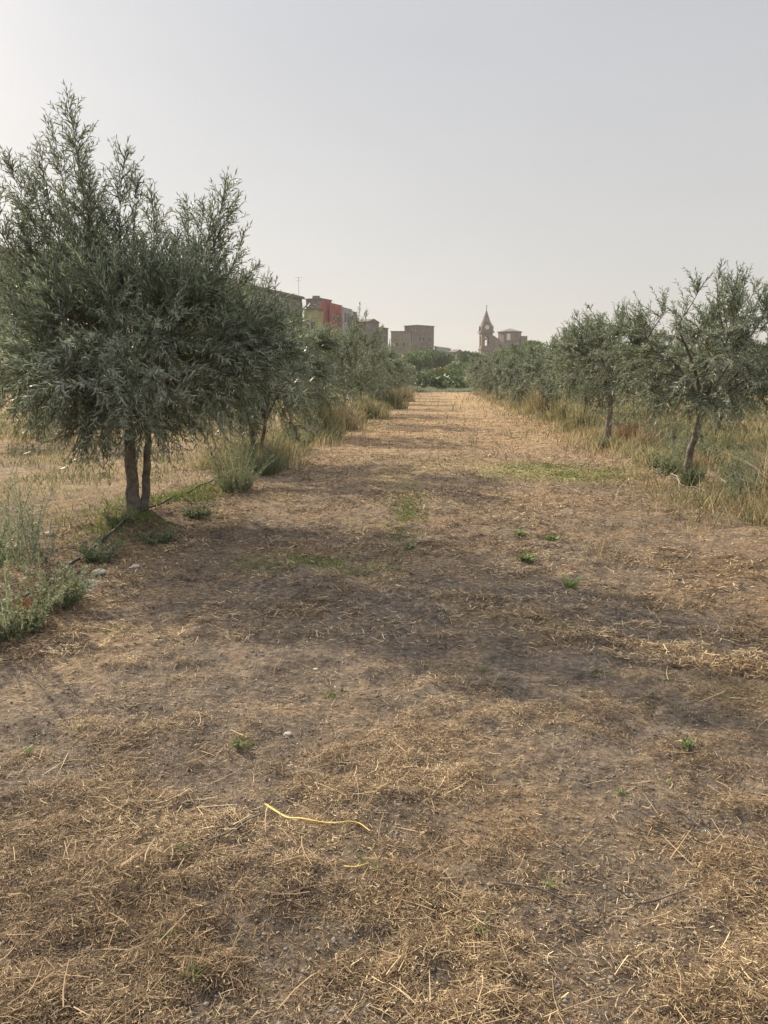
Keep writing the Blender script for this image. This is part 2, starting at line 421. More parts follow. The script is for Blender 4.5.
verge('meadow_grass', lambda y: row_l(y) - 3.2, -1, 6, 60, 30000, .17, M_mixg, 'short pale stubble and weeds beyond the left olive row', 1.6, 61, .8)
verge('meadow_grass', lambda y: row_r(y) + 10, 1, 16, 80, 40000, .5, M_mixg, 'tall mixed grass filling the ground beyond the second right row', 4.5, 81, 1.0)
verge('meadow_grass', lambda y: row_l(y) - 10, -1, 15, 80, 36000, .4, M_mixg, 'mixed weeds and grass filling the ground beyond the second left row', 4.0, 85, 1.0)
verge('meadow_grass', lambda y: row_r(y) * .5 - 1.6, 1, 9, 60, 9000, .05, M_mixg, 'thin short grass regrowing along the middle of the track', 1.6, 71, .6)

# green regrowth patches
def patch(px, py, rx, ry, n, h, label, seed):
    r = np.random.default_rng(seed); gx, gy = gnd(px, py)
    x = gx + r.normal(0, rx * .5, n); y = gy + r.normal(0, ry * .5, n)
    k = r.random(n) < ss(.3, .6, vnoise(x, y, .35, seed)); x = x[k]; y = y[k]
    A = Acc(); blade_batch(A, x, y, h * r.uniform(.4, 1.2, len(x)), .004 + .0006 * gy, .7, .5)
    o = obj('green_grass', A.mesh('green_grass'), None, M_green); tag(o, label, 'grass', kind='stuff')
patch(560, 473, 1.8, 1.5, 5200, .05, 'bright yellow green grass patch across the right of the track', 5)
patch(315, 562, .9, .5, 3000, .04, 'dull green grass patch in the shade right of the big tree', 6)
patch(408, 515, .26, 2.4, 2600, .05, 'narrow strip of green grass up the middle of the track', 7)
patch(690, 670, .9, .8, 2200, .03, 'sparse green grass among straw at right of the foreground', 8)

# ------------------------------------------------------------------ plants as things
def place(o, x, y): o.location = (x, y, H1(x, y)); return o
def local_acc(): return Acc()
def sprout(px, py, size, n, label, kind='blade'):
    x, y = gnd(px, py); root = empty('weed_sprout', (x, y, H1(x, y)))
    A = Acc(); th = rng.uniform(0, 6.28, n)
    if kind == 'blade':
        D = unit(np.stack([np.cos(th) * .5, np.sin(th) * .5, rng.uniform(.6, 1.2, n)], -1))
        B = np.stack([np.cos(th) * .3, np.sin(th) * .3, -np.full(n, .1)], -1)
        A.add(*strips(rng.normal(0, size * .12, (n, 3)) * [1, 1, 0], D, B, size * rng.uniform(.6, 1.2, n), size * .09, 3, .1))
        me = A.mesh('leaf_tuft'); mat = M_sprout
    else:
        D = unit(np.stack([np.cos(th), np.sin(th), rng.uniform(.1, .9, n)], -1))
        A.add(*kites(rng.normal(0, size * .3, (n, 3)) * [1, 1, .3] + [0, 0, size * .12], D, size * rng.uniform(.35, .7, n), size * .28))
        me = A.mesh('leaf_tuft'); mat = M_sprout
    obj('leaf_tuft', me, root, mat)
    tag(root, label, 'weed', 'small green sprouts on the track')
SP = [(332, 694, .045, 26, 'leaf', 'small green leafy sprout in the shade above the yellow strap'),
      (482, 668, .06, 18, 'blade', 'green grass sprout near the middle of the track beside a bare patch'),
      (548, 888, .05, 12, 'blade', 'green grass sprout among straw right of the strap, lower one of two'),
      (478, 942, .055, 14, 'blade', 'vivid green grass sprout nearest the bottom edge of the photo'),
      (688, 748, .06, 30, 'leaf', 'green leafy sprout at right on sunlit straw'),
      (130, 790, .03, 14, 'leaf', 'tiny yellow green sprout left of the strap'),
      (185, 857, .04, 14, 'leaf', 'yellow green sprout on dark soil below left of the strap'),
      (232, 817, .025, 8, 'leaf', 'tiny yellow sprout just left of the strap end'),
      (195, 985, .05, 18, 'blade', 'thin green sprout at the bottom left among straw'),
      (28, 755, .06, 16, 'blade', 'dull green sprout near the left edge in straw'),
      (525, 558, .10, 60, 'leaf', 'low green weed rosette, nearest of three on the track'),
      (553, 537, .11, 60, 'leaf', 'low green weed rosette, rightmost of three on the track'),
      (520, 535, .09, 50, 'leaf', 'low green weed rosette, upper left of three on the track'),
      (410, 548, .07, 36, 'leaf', 'green weed clump on the grassy middle strip of the track'),
      (570, 582, .12, 34, 'blade', 'olive green grass tuft below the three rosettes'),
      (240, 748, .07, 18, 'leaf', 'grey green weed on the bare shaded soil at left')]
for s in SP: sprout(s[0], s[1], s[2], s[3], s[5], s[4])
rs = np.random.default_rng(404)
for k in range(34):
    px_ = 30 + 700 * rs.random(); py_ = 560 + 440 * rs.random() ** 1.2
    if k % 3 == 0: px_ = 560 + 170 * rs.random(); py_ = 560 + 200 * rs.random()
    sprout(px_, py_, rs.uniform(.015, .04), int(rs.uniform(5, 16)), 'tiny green sprout poking through the cut straw of the track', ('leaf', 'blade')[k % 2])

# ------------------------------------------------------------------ shrubs & weeds
def bushy(name, x, y, h, rad, nst, mat, label, cat='weed', group=None, leafL=.05, leafW=.014, perstem=40, stemmat=None, flowers=0, droop=.2, rz=0, lean=.45):
    root = empty(name, (x, y, H1(x, y) - .01))
    th = rng.uniform(0, 6.28, nst); r0 = rad * .35 * np.sqrt(rng.random(nst)); le = rng.uniform(.05, 1, nst) * lean * rad / max(h, .01) * 2
    P = np.stack([np.cos(th) * r0, np.sin(th) * r0, np.zeros(nst)], -1)
    D = unit(np.stack([np.cos(th) * le, np.sin(th) * le, np.ones(nst)], -1))
    B = np.stack([np.cos(th) * droop * .6, np.sin(th) * droop * .6, -np.full(nst, droop * .5)], -1) * rng.uniform(.2, 1.4, (nst, 1))
    L_ = h * rng.beta(2, 1.6, nst) * 1.25 * rng.uniform(.6, 1.1, nst); D = unit(D + rng.normal(0, .16, (nst, 3)) * [1, 1, 0])
    A = Acc(); A.add(*strips(P, D, B, L_, .006 + .002 * h, 5, .35)); 
    obj('stem', A.mesh('stem'), root, stemmat or mat)
    t = rng.uniform(.15, 1, (nst, perstem)); tt = t[..., None]
    C = P[:, None] + D[:, None] * L_[:, None, None] * tt + B[:, None] * L_[:, None, None] * tt ** 2
    T = unit(D[:, None] + 2 * B[:, None] * tt)
    d = unit(T * .5 + rng.normal(size=C.shape) * .55)
    sz = (1.15 - .6 * t).ravel() * rng.uniform(.6, 1.2, t.size)
    A = Acc(); A.add(*kites(C.reshape(-1, 3), d.reshape(-1, 3), leafL * sz, leafW * sz))
    obj('foliage', A.mesh('foliage'), root, mat)
    if flowers:
        k = rng.integers(0, nst, flowers); t = rng.uniform(.55, 1, flowers)[:, None]
        C = P[k] + D[k] * L_[k][:, None] * t + B[k] * L_[k][:, None] * t ** 2
        for c_ in C:
            A = Acc(); A.add(*kites(np.repeat(c_[None], 12, 0), unit(rng.normal(size=(12, 3))), .02, .011))
            obj('flower_head', A.mesh('flower_head'), root, M_flower)
    tag(root, label, cat, group)
    return root
def gbunch(name, x, y, h, rad, n, mat, label, cat='grass', group=None, w=.012, plumes=0):
    root = empty(name, (x, y, H1(x, y) - .01))
    n = int(n * 1.7); w = w * .65
    th = rng.uniform(0, 6.28, n); r0 = rad * np.minimum(np.abs(rng.normal(0, .62, n)), 1.0)
    P = np.stack([np.cos(th) * r0, np.sin(th) * r0, np.zeros(n)], -1); th = rng.uniform(0, 6.28, n)
    le = np.abs(rng.normal(0, .38, n))
    D = unit(np.stack([np.cos(th) * le, np.sin(th) * le, np.ones(n)], -1))
    B = np.stack([np.cos(th) * .3, np.sin(th) * .3, -np.full(n, .16)], -1) * rng.uniform(-.6, 1.6, (n, 1))
    A = Acc(); A.add(*strips(P, D, B, h * rng.uniform(.2, 1.05, n) * np.exp(-.6 * (r0 / rad) ** 2), w, 4, .12))
    obj('blades', A.mesh('blades'), root, mat)
    if plumes:
        for k in rng.integers(0, n, plumes):
            hh = h * rng.uniform(.95, 1.2); D2 = unit(D[k] + [0, 0, .8]); q = 22
            t = rng.uniform(.78, 1.0, (q, 1)); C = P[k] + D2 * hh * t + B[k] * .2 * hh * t ** 2
            A = Acc(); A.add(*strips(P[k][None], D2[None], B[k][None] * .2, hh, w * .6, 4, .6)); sm = obj('seed_stem', A.mesh('seed_stem'), root, M_dry)
            A2 = Acc(); A2.add(*kites(C, unit(D2 + rng.normal(size=C.shape) * .35), .07, .018)); obj('seed_head', A2.mesh('seed_head'), sm, M_dry)
    tag(root, label, cat, group)
    return root

# left foreground flowering bush
for (px, py, h, rad, nst, lab) in (
        (12, 640, .55, .45, 70, 'grey green leafy weed bush with pale flower heads, nearest at the left edge'),
        (60, 610, .42, .32, 50, 'leafy weed with cream flower heads beside the black hose, right of the edge bush'),
        (-25, 585, .75, .4, 60, 'taller leafy weed at the left edge behind the flowering bush'),
        (98, 560, .22, .3, 40, 'low green weed by the hose, left of the big olive trunk')):
    x, y = gnd(px, py)
    bushy('weed_bush', x, y, h, rad, nst, M_weed, lab, 'weed', 'leafy weeds at the left edge', .045, .015, 46, M_weed, 16 if h > .3 else 6)
x, y = gnd(38, 618); 
bushy('dried_weed', x, y, .28, .25, 40, M_red, 'rust brown dried weed between the green bushes at the left edge', 'weed', None, .03, .008, 24)
for (px, py, h, lab) in ((24, 575, 1.05, 'tall thin grey weed stem with drooping seed head at the left edge'),
                         (46, 568, .62, 'bare bent weed stalk leaning right above the flowering weed'),
                         (6, 560, .95, 'tall fuzzy grey weed stalk cut by the left edge'), (-8, 545, 1.25, 'tallest wispy weed, mostly beyond the left edge'), (34, 548, .85, 'wispy weed stalk behind the bent one at the left edge')):
    x, y = gnd(px, py)
    bushy('tall_weed', x, y, h, .2, 13, M_silver, lab, 'weed', None, .04, .012, 46, M_weed, 8, lean=.3)
# around left trunk
for k, (px, py, h, rad, lab) in enumerate(((120, 532, .20, .34, 'low green weed at the left foot of the big olive'),
                            (160, 540, .22, .38, 'low green weed in front of the big olive trunk'),
                            (196, 516, .2, .3, 'low green weed beside the hose, right of the big olive trunk'))):
    x, y = gnd(px, py)
    bushy('low_weed', x, y, h, rad, 46, M_weed, lab, 'weed', 'low weeds round the big olive', .04, .014, 30, None, 3)
for (px, py, h, rad, n, m, lab, leaf) in (
        (238, 492, .95, .62, 90, M_weed, 'feathery grey green bush between the first and second left olive', .05),
        (268, 474, .85, .6, 90, M_weed, 'darker leafy bush just behind the feathery bush, left row', .05)):
    x, y = gnd(px, py); bushy('wild_bush', x, y, h, rad, n, m, lab, 'bush', None, leaf, .009, 60)
x, y = gnd(275, 466); bushy('dried_weed', x, y, .45, .3, 40, M_red, 'reddish dried weed at the foot of the second left olive', 'weed', None, .04, .009, 26)
for (X_, Y_, h, rad, n, m, lab) in (
        (-3.25, 20.5, 1.25, .75, 520, M_mixg, 'tall yellow green grass clump in front of the third left olive'),
        (-3.1, 24.0, 1.15, .7, 480, M_dry, 'tall golden grass clump between third and fourth left olives'),
        (-2.9, 30.5, 1.1, .9, 480, M_mixg, 'green gold grass clump beside the fourth left olive'),
        (-2.6, 41.0, 1.5, .9, 460, M_mixg, 'bright yellow green grass clump jutting onto the track, left side'),
        (-2.7, 53.0, 1.5, 1.0, 420, M_dry, 'pale gold grass clump at the far end of the left row')):
    gbunch('grass_clump', X_, Y_, h, rad, n, m, lab, 'grass', 'tall grass clumps along the left row', .010 + .0011 * Y_)
for (X_, Y_, h, rad, n, m, lab, pl) in (
        (4.15, 9.2, 1.35, .5, 420, M_dry, 'tall pale yellow grass clump right of the leaning olive trunk', 12),
        (4.6, 7.9, .8, .45, 300, M_dry, 'shorter dry grass clump at the right edge below the yellow one', 4),
        (3.75, 8.4, .55, .35, 200, M_dry, 'flattened straw coloured clump beside the bleached branch', 0),
        (4.35, 16.6, .75, .5, 320, M_dry, 'sparse straw coloured grass between the two right olives', 6),
        (4.75, 19.0, .7, .45, 240, M_mixg, 'green yellow grass at the foot of the second right olive', 4),
        (4.2, 23.5, 1.0, .7, 360, M_mixg, 'yellow green grass clump just past the second right olive', 6),
        (4.4, 28.5, 1.1, .7, 360, M_mixg, 'grass clump midway along the right row', 6),
        (4.5, 34.0, 1.9, .6, 200, M_dry, 'tall feathery reed clump with pale plumes in the right row', 14),
        (4.6, 38.0, 1.2, .9, 320, M_mixg, 'yellow green grass clump behind the plumed reeds', 4),
        (5.2, 50.0, 1.3, 1.1, 320, M_dry, 'golden grass clump near the far end of the right row', 4)):
    gbunch('grass_clump', X_, Y_, h, rad, n, m, lab, 'grass', 'grass clumps along the right row', .008 + .0011 * Y_, pl)
for (px, py, h, rad, lab) in ((627, 446, .85, .42, 'rust red dried bush between the two right olives'),
                              (648, 450, .5, .4, 'lower brown dried bush beside the rust red one')):
    x, y = gnd(px, py); bushy('dried_bush', x, y, h, rad, 90, M_red, lab, 'bush', None, .05, .009, 50)
for (px, py, h, rad, m, lab) in ((668, 410, 1.0, .55, M_weed, 'dark green bush behind and left of the leaning olive'),
                                 (750, 505, .75, .4, M_silver, 'grey green leafy shrub at the right edge by the bleached branch'),
                                 (602, 452, .35, .22, M_weed, 'small green sprouting shrub at the foot of the second right olive'),
                                 (689, 488, .4, .16, M_weed, 'green suckers climbing the base of the leaning olive trunk')):
    x, y = gnd(px, py)
    if px == 668: x, y = 5.3, 18.6
    bushy('wild_bush', x, y, h, rad, 60, m, lab, 'bush', None, .055, .014, 50)

rb = np.random.default_rng(55)
M_mixw = M_weed
for k in range(44):
    Yk = 8.8 * (60 / 8.8) ** rb.random(); xr = float(row_r(Yk)) + rb.uniform(-.1, 1.6)
    if abs(Yk - 18.6) < 2.2: xr += 1.6
    m_ = (M_weed, M_silver, M_weed, M_mixw, M_weed)[k % 5]
    bushy('verge_bush', xr, Yk, rb.uniform(.3, .8), rb.uniform(.25, .5), 34, m_, 'small wild bush in the grass under the right olive row', 'bush', 'wild bushes under the right row', .05 + .0012 * Yk, .014 + .0006 * Yk, 30)
for k in range(16):
    Yk = 15 * (60 / 15) ** rb.random(); xr = -3.3 + rb.uniform(-.8, .3)
    m_ = (M_weed, M_silver, M_dry)[k % 3]
    bushy('verge_bush', xr, Yk, rb.uniform(.4, .9), rb.uniform(.3, .5), 34, m_, 'small wild bush in the grass under the left olive row', 'bush', 'wild bushes under the left row', .05 + .0012 * Yk, .014 + .0006 * Yk, 30)
# ------------------------------------------------------------------ olive trees
def bez(P0, P1, P2, k):
    t = np.linspace(0, 1, k)[None, :, None]
    return (1 - t) ** 2 * P0[:, None] + 2 * t * (1 - t) * P1[:, None] + t ** 2 * P2[:, None]
def olive(x, y, rad=(1.6, 1.6, 1.2), zc=1.95, stems=((0, 0, .06),), lean=(0, 0), fork=1.1, nsec=90, ntw=1400, leafL=.055,
          leafW=.012, step=.018, plumes=(), nplume=10, ph=.9, label='', seed=1, name='olive_tree', group=None, trunk_r=.065,
          twL=(.22, .5), low_cut=.0, pdens=1.0, offs=(0, 0), lowfat=.3, pang=.5, droop=.5):
    r = np.random.default_rng(seed)
    z0 = H1(x, y) - .04
    root = empty(name, (x, y, z0))
    rad = np.array(rad, float); cen = np.array([lean[0] + offs[0], lean[1] + offs[1], zc])
    # trunks
    forks = []
    for (sx, sy, sr) in stems:
        f = np.array([lean[0] * .8 + sx * 2.6, lean[1] * .8 + sy * 2.6, fork])
        P0 = np.array([[sx, sy, 0.]]); mid = (P0 + f) / 2 + np.array([[-lean[0] * .12 + r.normal(0, .03), r.normal(0, .03), 0]])
        C = bez(P0, mid, f[None], 14)
        C[0, 1:-1, :2] += r.normal(0, .007, (12, 2))
        tt = np.linspace(0, 1, 14); Rr = sr * (1.0 + .55 * np.exp(-tt * 9) - .32 * tt)[None] * (1 + r.normal(0, .04, 14))
        V, Fc, _ = tubes(C, Rr, 12)
        ang = np.tile(np.arange(12) / 12 * 6.28, 14); 
        o = obj('trunk', mesh_np('trunk', V, Fc, smooth=True), root, M_bark)
        forks.append(f)
    forks = np.array(forks)
    # limbs
    nl = 9
    u = unit(r.normal(size=(nl, 3)) * [1, 1, .7]); u[:, 2] = np.abs(u[:, 2]) * .9 - .15
    u[:, :2] = np.stack([np.cos(np.arange(nl) / nl * 6.28 + r.random()), np.sin(np.arange(nl) / nl * 6.28 + r.random())], -1) * np.sqrt(np.maximum(.15, 1 - u[:, 2:3] ** 2))
    E = cen + u * rad * .72
    S = forks[r.integers(0, len(forks), nl)]
    M_ = S * .5 + E * .5 + np.array([0, 0, .12]) * rad[2] + r.normal(0, .08, (nl, 3)); M_[:, :2] = S[:, :2] * .62 + E[:, :2] * .38
    limbs = bez(S, M_, E, 9)
    lr = trunk_r * .55 * (1 - .75 * np.linspace(0, 1, 9))[None] * r.uniform(.7, 1.1, (nl, 1))
    AB = Acc(); AB.add(*tubes(limbs, lr, 6))
    # secondary branches to points filling the crown
    v = unit(r.normal(size=(nsec, 3))); rr = r.random(nsec) ** .33 * .93
    lob = 1 + .20 * np.sin(v[:, 0] * 5 + seed) * np.cos(v[:, 1] * 4.3 + seed * 2) + .1 * np.sin(v[:, 2] * 7 + seed)
    T = cen + v * rad * (rr * lob)[:, None] * np.stack([np.where(v[:, 2] < 0, 1 + lowfat * np.abs(v[:, 2]) ** .5, 1.)] * 2 + [np.ones(nsec)], -1)
    if low_cut: T[:, 2] = np.maximum(T[:, 2], low_cut)
    LP = limbs[:, 2:].reshape(-1, 3)
    dd = np.linalg.norm(T[:, None] - LP[None], axis=-1) + 1.2 * np.maximum(0, LP[None, :, 2] - T[:, None, 2])
    S2 = LP[dd.argmin(1)]
    M2 = (S2 + T) / 2 + r.normal(0, .07, (nsec, 3)) + [0, 0, .08]
    sec = bez(S2, M2, T, 7)
    AB.add(*tubes(sec, .011 * (1.15 - np.linspace(0, 1, 7))[None] * np.ones((nsec, 1)) * (trunk_r / .065), 4))
    # twigs
    ki = r.integers(0, nsec, ntw); ti = r.uniform(.25, 1, ntw) * 6
    a = np.floor(ti).astype(int).clip(0, 5); fr = (ti - a)[:, None]
    P = sec[ki, a] * (1 - fr) + sec[ki, a + 1] * fr
    outw = unit((P - cen) / rad)
    tz = ((P[:, 2] - cen[2]) / rad[2])[:, None]
    D = unit(outw * .75 + r.normal(size=(ntw, 3)) * .55 + np.array([0, 0, 1.]) * (.45 + .5 * tz))
    B = np.array([0, 0, -1.]) * (np.where(tz > .2, .08, droop) * r.uniform(.4, 1.3, (ntw, 1))) + r.normal(size=(ntw, 3)) * .12
    L_ = r.uniform(*twL, ntw)
    PL = [(P, D, B, L_)]; nplt = 0; ncore = len(P)
    # plumes: upright shoots
    pls = list(plumes)
    for q in range(nplume):
        a_ = r.uniform(0, 6.28); rr_ = r.uniform(.1, .85)
        pls.append((cen[0] + math.cos(a_) * rr_ * rad[0], cen[1] + math.sin(a_) * rr_ * rad[1], cen[2] + rad[2] * math.sqrt(1 - rr_ ** 2) + ph * r.uniform(.3, 1)))
    pc = []
    for (tx, ty, tz_) in pls:
        tip = np.array([tx, ty, tz_]); b = cen + (tip - cen) * [.45, .45, 0] + [0, 0, rad[2] * .25]
        m = (b + tip) / 2 + np.array([(tx - cen[0]) * .12, (ty - cen[1]) * .12, 0]) + r.normal(0, .09, 3)
        C = bez(b[None], m[None], tip[None], 12)[0]; pc.append(C)
        hgt = np.linalg.norm(tip - b); nt_ = int(15 * hgt * pdens)
        t = r.uniform(.08, .96, nt_); ti = t * 11; a = np.floor(ti).astype(int).clip(0, 10); fr = (ti - a)[:, None]
        P = C[a] * (1 - fr) + C[a + 1] * fr; tg = unit(C[a + 1] - C[a])
        ph_ = r.uniform(0, 6.28, nt_); side = np.stack([np.cos(ph_), np.sin(ph_), np.zeros(nt_)], -1)
        D = unit(tg * .8 + side * pang + r.normal(size=(nt_, 3)) * .18)
        B = np.array([0, 0, .06]) + r.normal(size=(nt_, 3)) * .08
        L_ = (.10 + .44 * (1 - t) ** .7) * r.uniform(.6, 1.15, nt_) * max(.75, min(1.25, hgt / 1.6))
        PL.append((P, D, B, L_)); nplt += len(P)
        PL.append((C[9:10], unit(C[11:12] - C[9:10]), np.zeros((1, 3)), np.full(1, hgt * .2)))
    if pc:
        pc = np.array(pc); AB.add(*tubes(pc, .010 * (1.1 - np.linspace(0, 1, 12))[None] * np.ones((len(pc), 1)), 4))
    P = np.concatenate([q[0] for q in PL]); D = np.concatenate([q[1] for q in PL]); B = np.concatenate([q[2] for q in PL]); L_ = np.concatenate([q[3] for q in PL])
    stp = np.where(np.arange(len(P)) < ncore, step, step * 1.55)
    ok = P[:, 2] > .25; P, D, B, L_, stp = P[ok], D[ok], B[ok], L_[ok], stp[ok]
    n = len(P)
    t = np.linspace(0, 1, 5)[None, :, None]
    C = P[:, None] + D[:, None] * L_[:, None, None] * t + B[:, None] * L_[:, None, None] * t ** 2
    C[..., 2] = np.maximum(C[..., 2], .12)
    AB.add(*tubes(C, np.full((n, 5), .0022 * (leafL / .055)) * (1.3 - np.linspace(0, 1, 5)), 3))
    obj('branches', AB.mesh('branches'), root, M_twig)
    # leaves in pairs along the twigs
    m = np.maximum(3, (L_ / stp).astype(int)); idx = np.repeat(np.arange(n), m)
    j = np.concatenate([np.arange(q) for q in m]); tt = ((j + .6) / m[idx])[:, None]
    tt = np.concatenate([tt, tt]); idx2 = np.concatenate([idx, idx]); jj = np.concatenate([j, j]); sg = np.concatenate([np.ones(len(idx)), -np.ones(len(idx))])[:, None]
    Cp = P[idx2] + D[idx2] * L_[idx2][:, None] * tt + B[idx2] * L_[idx2][:, None] * tt ** 2
    Cp[:, 2] = np.maximum(Cp[:, 2], .1)
    Tg = unit(D[idx2] + 2 * B[idx2] * tt)
    ref = unit(np.cross(Tg, np.array([.3, .2, 1.]))); ref2 = np.cross(Tg, ref)
    angp = (jj * 1.5708 + idx2 * 1.7)[:, None]
    side = (ref * np.cos(angp) + ref2 * np.sin(angp)) * sg
    Dl = unit(Tg * .85 + side * .5 + r.normal(size=Cp.shape) * .22)
    up = unit(np.cross(np.cross(Tg, side), Dl) + r.normal(size=Cp.shape) * .35 + np.array([0, 0, .5]))
    nn = unit(Tg * .6 - side * .7 + np.array([0, 0, .9]) + r.normal(size=Cp.shape) * .4)
    Ls = leafL * r.uniform(.45, 1.3, len(Cp)) * (1 - .35 * tt[:, 0] ** 3)
    A = Acc()
    rn = np.clip(r.beta(2, 2, len(Cp)) * .8 + .15 * np.repeat(r.random(n), 1)[idx2], 0, 1)
    # orient faces so that the green side looks up/out
    V, Fc, rr_ = kites(Cp, Dl, Ls, leafW * .85 * Ls / leafL, rn, nn)
    A.add(V, Fc, rr_)
    obj('crown', A.mesh('crown'), root, M_olive)
    tag(root, label, 'olive tree', group)
    return root
def copy_tree(o, parent=None):
    c = o.copy(); col.objects.link(c)
    if parent: c.parent = parent
    for ch in list(o.children): copy_tree(ch, c)
    return c

GL, GR = 'olive trees of the left row', 'olive trees of the right row'
# nearest left tree: plume tips read from the skyline it makes
TX, TY = gnd(136, 519)
tips = [(66, 90, 8.6), (40, 150, 8.2), (88, 165, 9.0), (127, 145, 8.7), (150, 190, 9.1), (108, 210, 8.4), (228, 172, 8.6), (205, 205, 8.9), (187, 202, 9.3),
        (246, 228, 8.9), (168, 235, 8.2), (4, 155, 8.5), (-28, 170, 8.9), (18, 200, 9.2), (60, 190, 9.4), (-45, 220, 8.3), (226, 250, 8.2), (140, 235, 9.4), (256, 268, 9.1),
        (80, 225, 8.3), (30, 235, 8.6), (198, 250, 8.5), (-10, 235, 9.3), (52, 122, 8.8), (76, 128, 8.4), (28, 172, 8.9), (100, 195, 8.7), (136, 175, 8.5), (215, 200, 8.4), (238, 200, 8.8), (178, 222, 8.8), (120, 225, 8.6), (14, 215, 8.6)]
pl = []
for (px, py, Y_) in tips:
    p = at(px, py, Y_); pl.append((p[0] - TX, p[1] - TY, p[2]))
olive(TX, TY, (1.78, 1.6, 1.05), 1.83, ((-.02, 0, .075), (.075, .03, .05)), (0.0, 0), 1.25, 240, 3300, .092, .0185, .033, pl, 0, .9,
      'biggest and nearest olive tree, two stemmed, dark and dense, on the left', 3, group=GL, trunk_r=.08, twL=(.25, .55), pdens=2.3, lowfat=.36, pang=.62)
# left row onward
olive(-3.5, 14.3, (1.72, 1.6, 1.35), 1.85, ((0, 0, .06), (.1, 0, .04)), (0, 0), .8, 140, 2100, .085, .019, .027, (), 7, .35,
      'second olive tree of the left row, silvery, half hidden by the biggest one', 7, group=GL, twL=(.25, .5))
olive(-3.3, 21.0, (1.65, 1.5, 1.02), 1.65, ((0, 0, .05),), (0, 0), 1.0, 90, 1000, .10, .024, .036, (), 3, .15,
      'third olive tree of the left row, behind the silvery second one', 8, group=GL)
olive(-3.45, 27.8, (1.85, 1.6, 1.35), 2.2, ((0, 0, .07),), (.1, 0), 1.3, 90, 1000, .11, .027, .04, ((.6, 0, 4.15), (.85, .1, 3.9), (.3, 0, 3.8)), 4, .3,
      'fourth olive tree of the left row with a dark visible trunk above yellow grass', 9, group=GL)
# right row
RX, RY = gnd(683, 487)
olive(RX, RY, (1.6, 1.4, 1.05), 2.0, ((0, 0, .06),), (.27, 0), 1.15, 150, 1500, .088, .019, .033,
      tuple((at(a, b + 20, RY + c)[0] - RX, c, at(a, b + 20, RY + c)[2]) for a, b, c in ((700, 284, 0), (668, 318, .3), (740, 275, -.3), (762, 258, .2), (785, 262, 0), (724, 300, .5), (752, 290, -.5), (680, 300, -.3))),
      3, .4, 'airy olive tree with a pale leaning trunk, first in full view of the right row', 12, group=GR, twL=(.2, .45), trunk_r=.06, offs=(.25, 0))
olive(4.13, 19.5, (1.4, 1.45, 1.1), 2.15, ((0, 0, .085),), (.05, 0), 1.25, 140, 1350, .10, .023, .037,
      tuple((at(a, b + 14, 19.8)[0] - 4.13, c, at(a, b + 14, 19.8)[2]) for a, b, c in ((585, 303, 0), (603, 306, .3), (570, 312, -.3), (622, 318, .2), (636, 330, 0))),
      5, .4, 'rounded olive tree with a dark upright trunk, second in full view of the right row', 13, group=GR, twL=(.25, .45))
olive(4.0, 5.3, (1.3, 1.25, .85), 1.75, ((0, 0, .055),), (.3, 0), 1.1, 80, 900, .072, .016, .026, (), 6, .5,
      'olive tree mostly outside the right edge with drooping sprigs in view', 14, group=GR, low_cut=.7, offs=(.25, .3))
# farther trees: three models, copied
protoA = olive(-3.5, 34.5, (1.75, 1.7, 1.4), 2.0, ((0, 0, .06),), (0, 0), 1.0, 75, 800, .15, .04, .052, (), 3, .25, '', 21, group=GL)
protoB = olive(4.9, 26.8, (1.8, 1.7, 1.4), 1.95, ((0, 0, .06),), (.1, 0), 1.0, 75, 800, .15, .04, .052, (), 3, .25, '', 22, group=GR)
protoC = olive(4.9, 34.0, (1.7, 1.7, 1.45), 1.85, ((0, 0, .05), (.1, .05, .04)), (0, 0), .8, 75, 800, .15, .04, .052, (), 3, .25, '', 23, group=GR)
protoA['label'] = 'fifth olive tree of the left row, past the dark trunked one'
protoB['label'] = 'olive tree just past the rounded one in the right row'
protoC['label'] = 'bushy olive tree fourth from the front of the right row'
protos = [protoA, protoB, protoC]
def cp(k, x, y, s, lab, grp, rz):
    o = copy_tree(protos[k]); o.location = (x, y, H1(x, y) - .04); o.scale = (s, s, s); o.rotation_euler = (0, 0, rz)
    o['label'] = lab; o['group'] = grp
ords = ['sixth', 'seventh', 'eighth', 'ninth', 'tenth', 'eleventh', 'twelfth']
for k, Y_ in enumerate((41.5, 48.5, 56, 63.5, 71, 79, 86)):
    cp((k + 1) % 3, -3.7 + .2 * math.sin(k * 2.1) - .012 * (Y_ - 40), Y_, (1.0, 1.06, .95, 1.05, .92, 1, .98)[k], ords[k] + ' olive tree of the left row, counted away from the viewer', GL, k * 1.3)
for k, Y_ in enumerate((41, 48, 55, 62.5, 70, 78)):
    cp((k + 2) % 3, float(row_r(Y_)) - .1 + .3 * math.sin(k * 1.7), Y_, (.92, 1.02, 1.0, 1.08, 1.0, 1.05)[k], ['fifth', 'sixth', 'seventh', 'eighth', 'ninth', 'last'][k] + ' olive tree of the right row, small with distance', GR, k * 1.9 + .5)
G2L, G2R = 'olive trees of the rows beyond, left', 'olive trees of the rows beyond, right'
for k, (x, y, s) in enumerate(((-10.2, 19, 1), (-10.1, 25.5, 1.05), (-10.3, 32, .95), (-10, 39, 1), (-10.2, 46, 1.05), (-10, 54, 1), (-10.2, 62, 1), (-17, 36, 1.05), (-17, 46, 1), (-17.2, 57, 1.1))):
    cp(k % 3, x, y, s, 'olive tree of the parallel rows beyond the left row, hidden behind its crowns', G2L, k * 2.3)
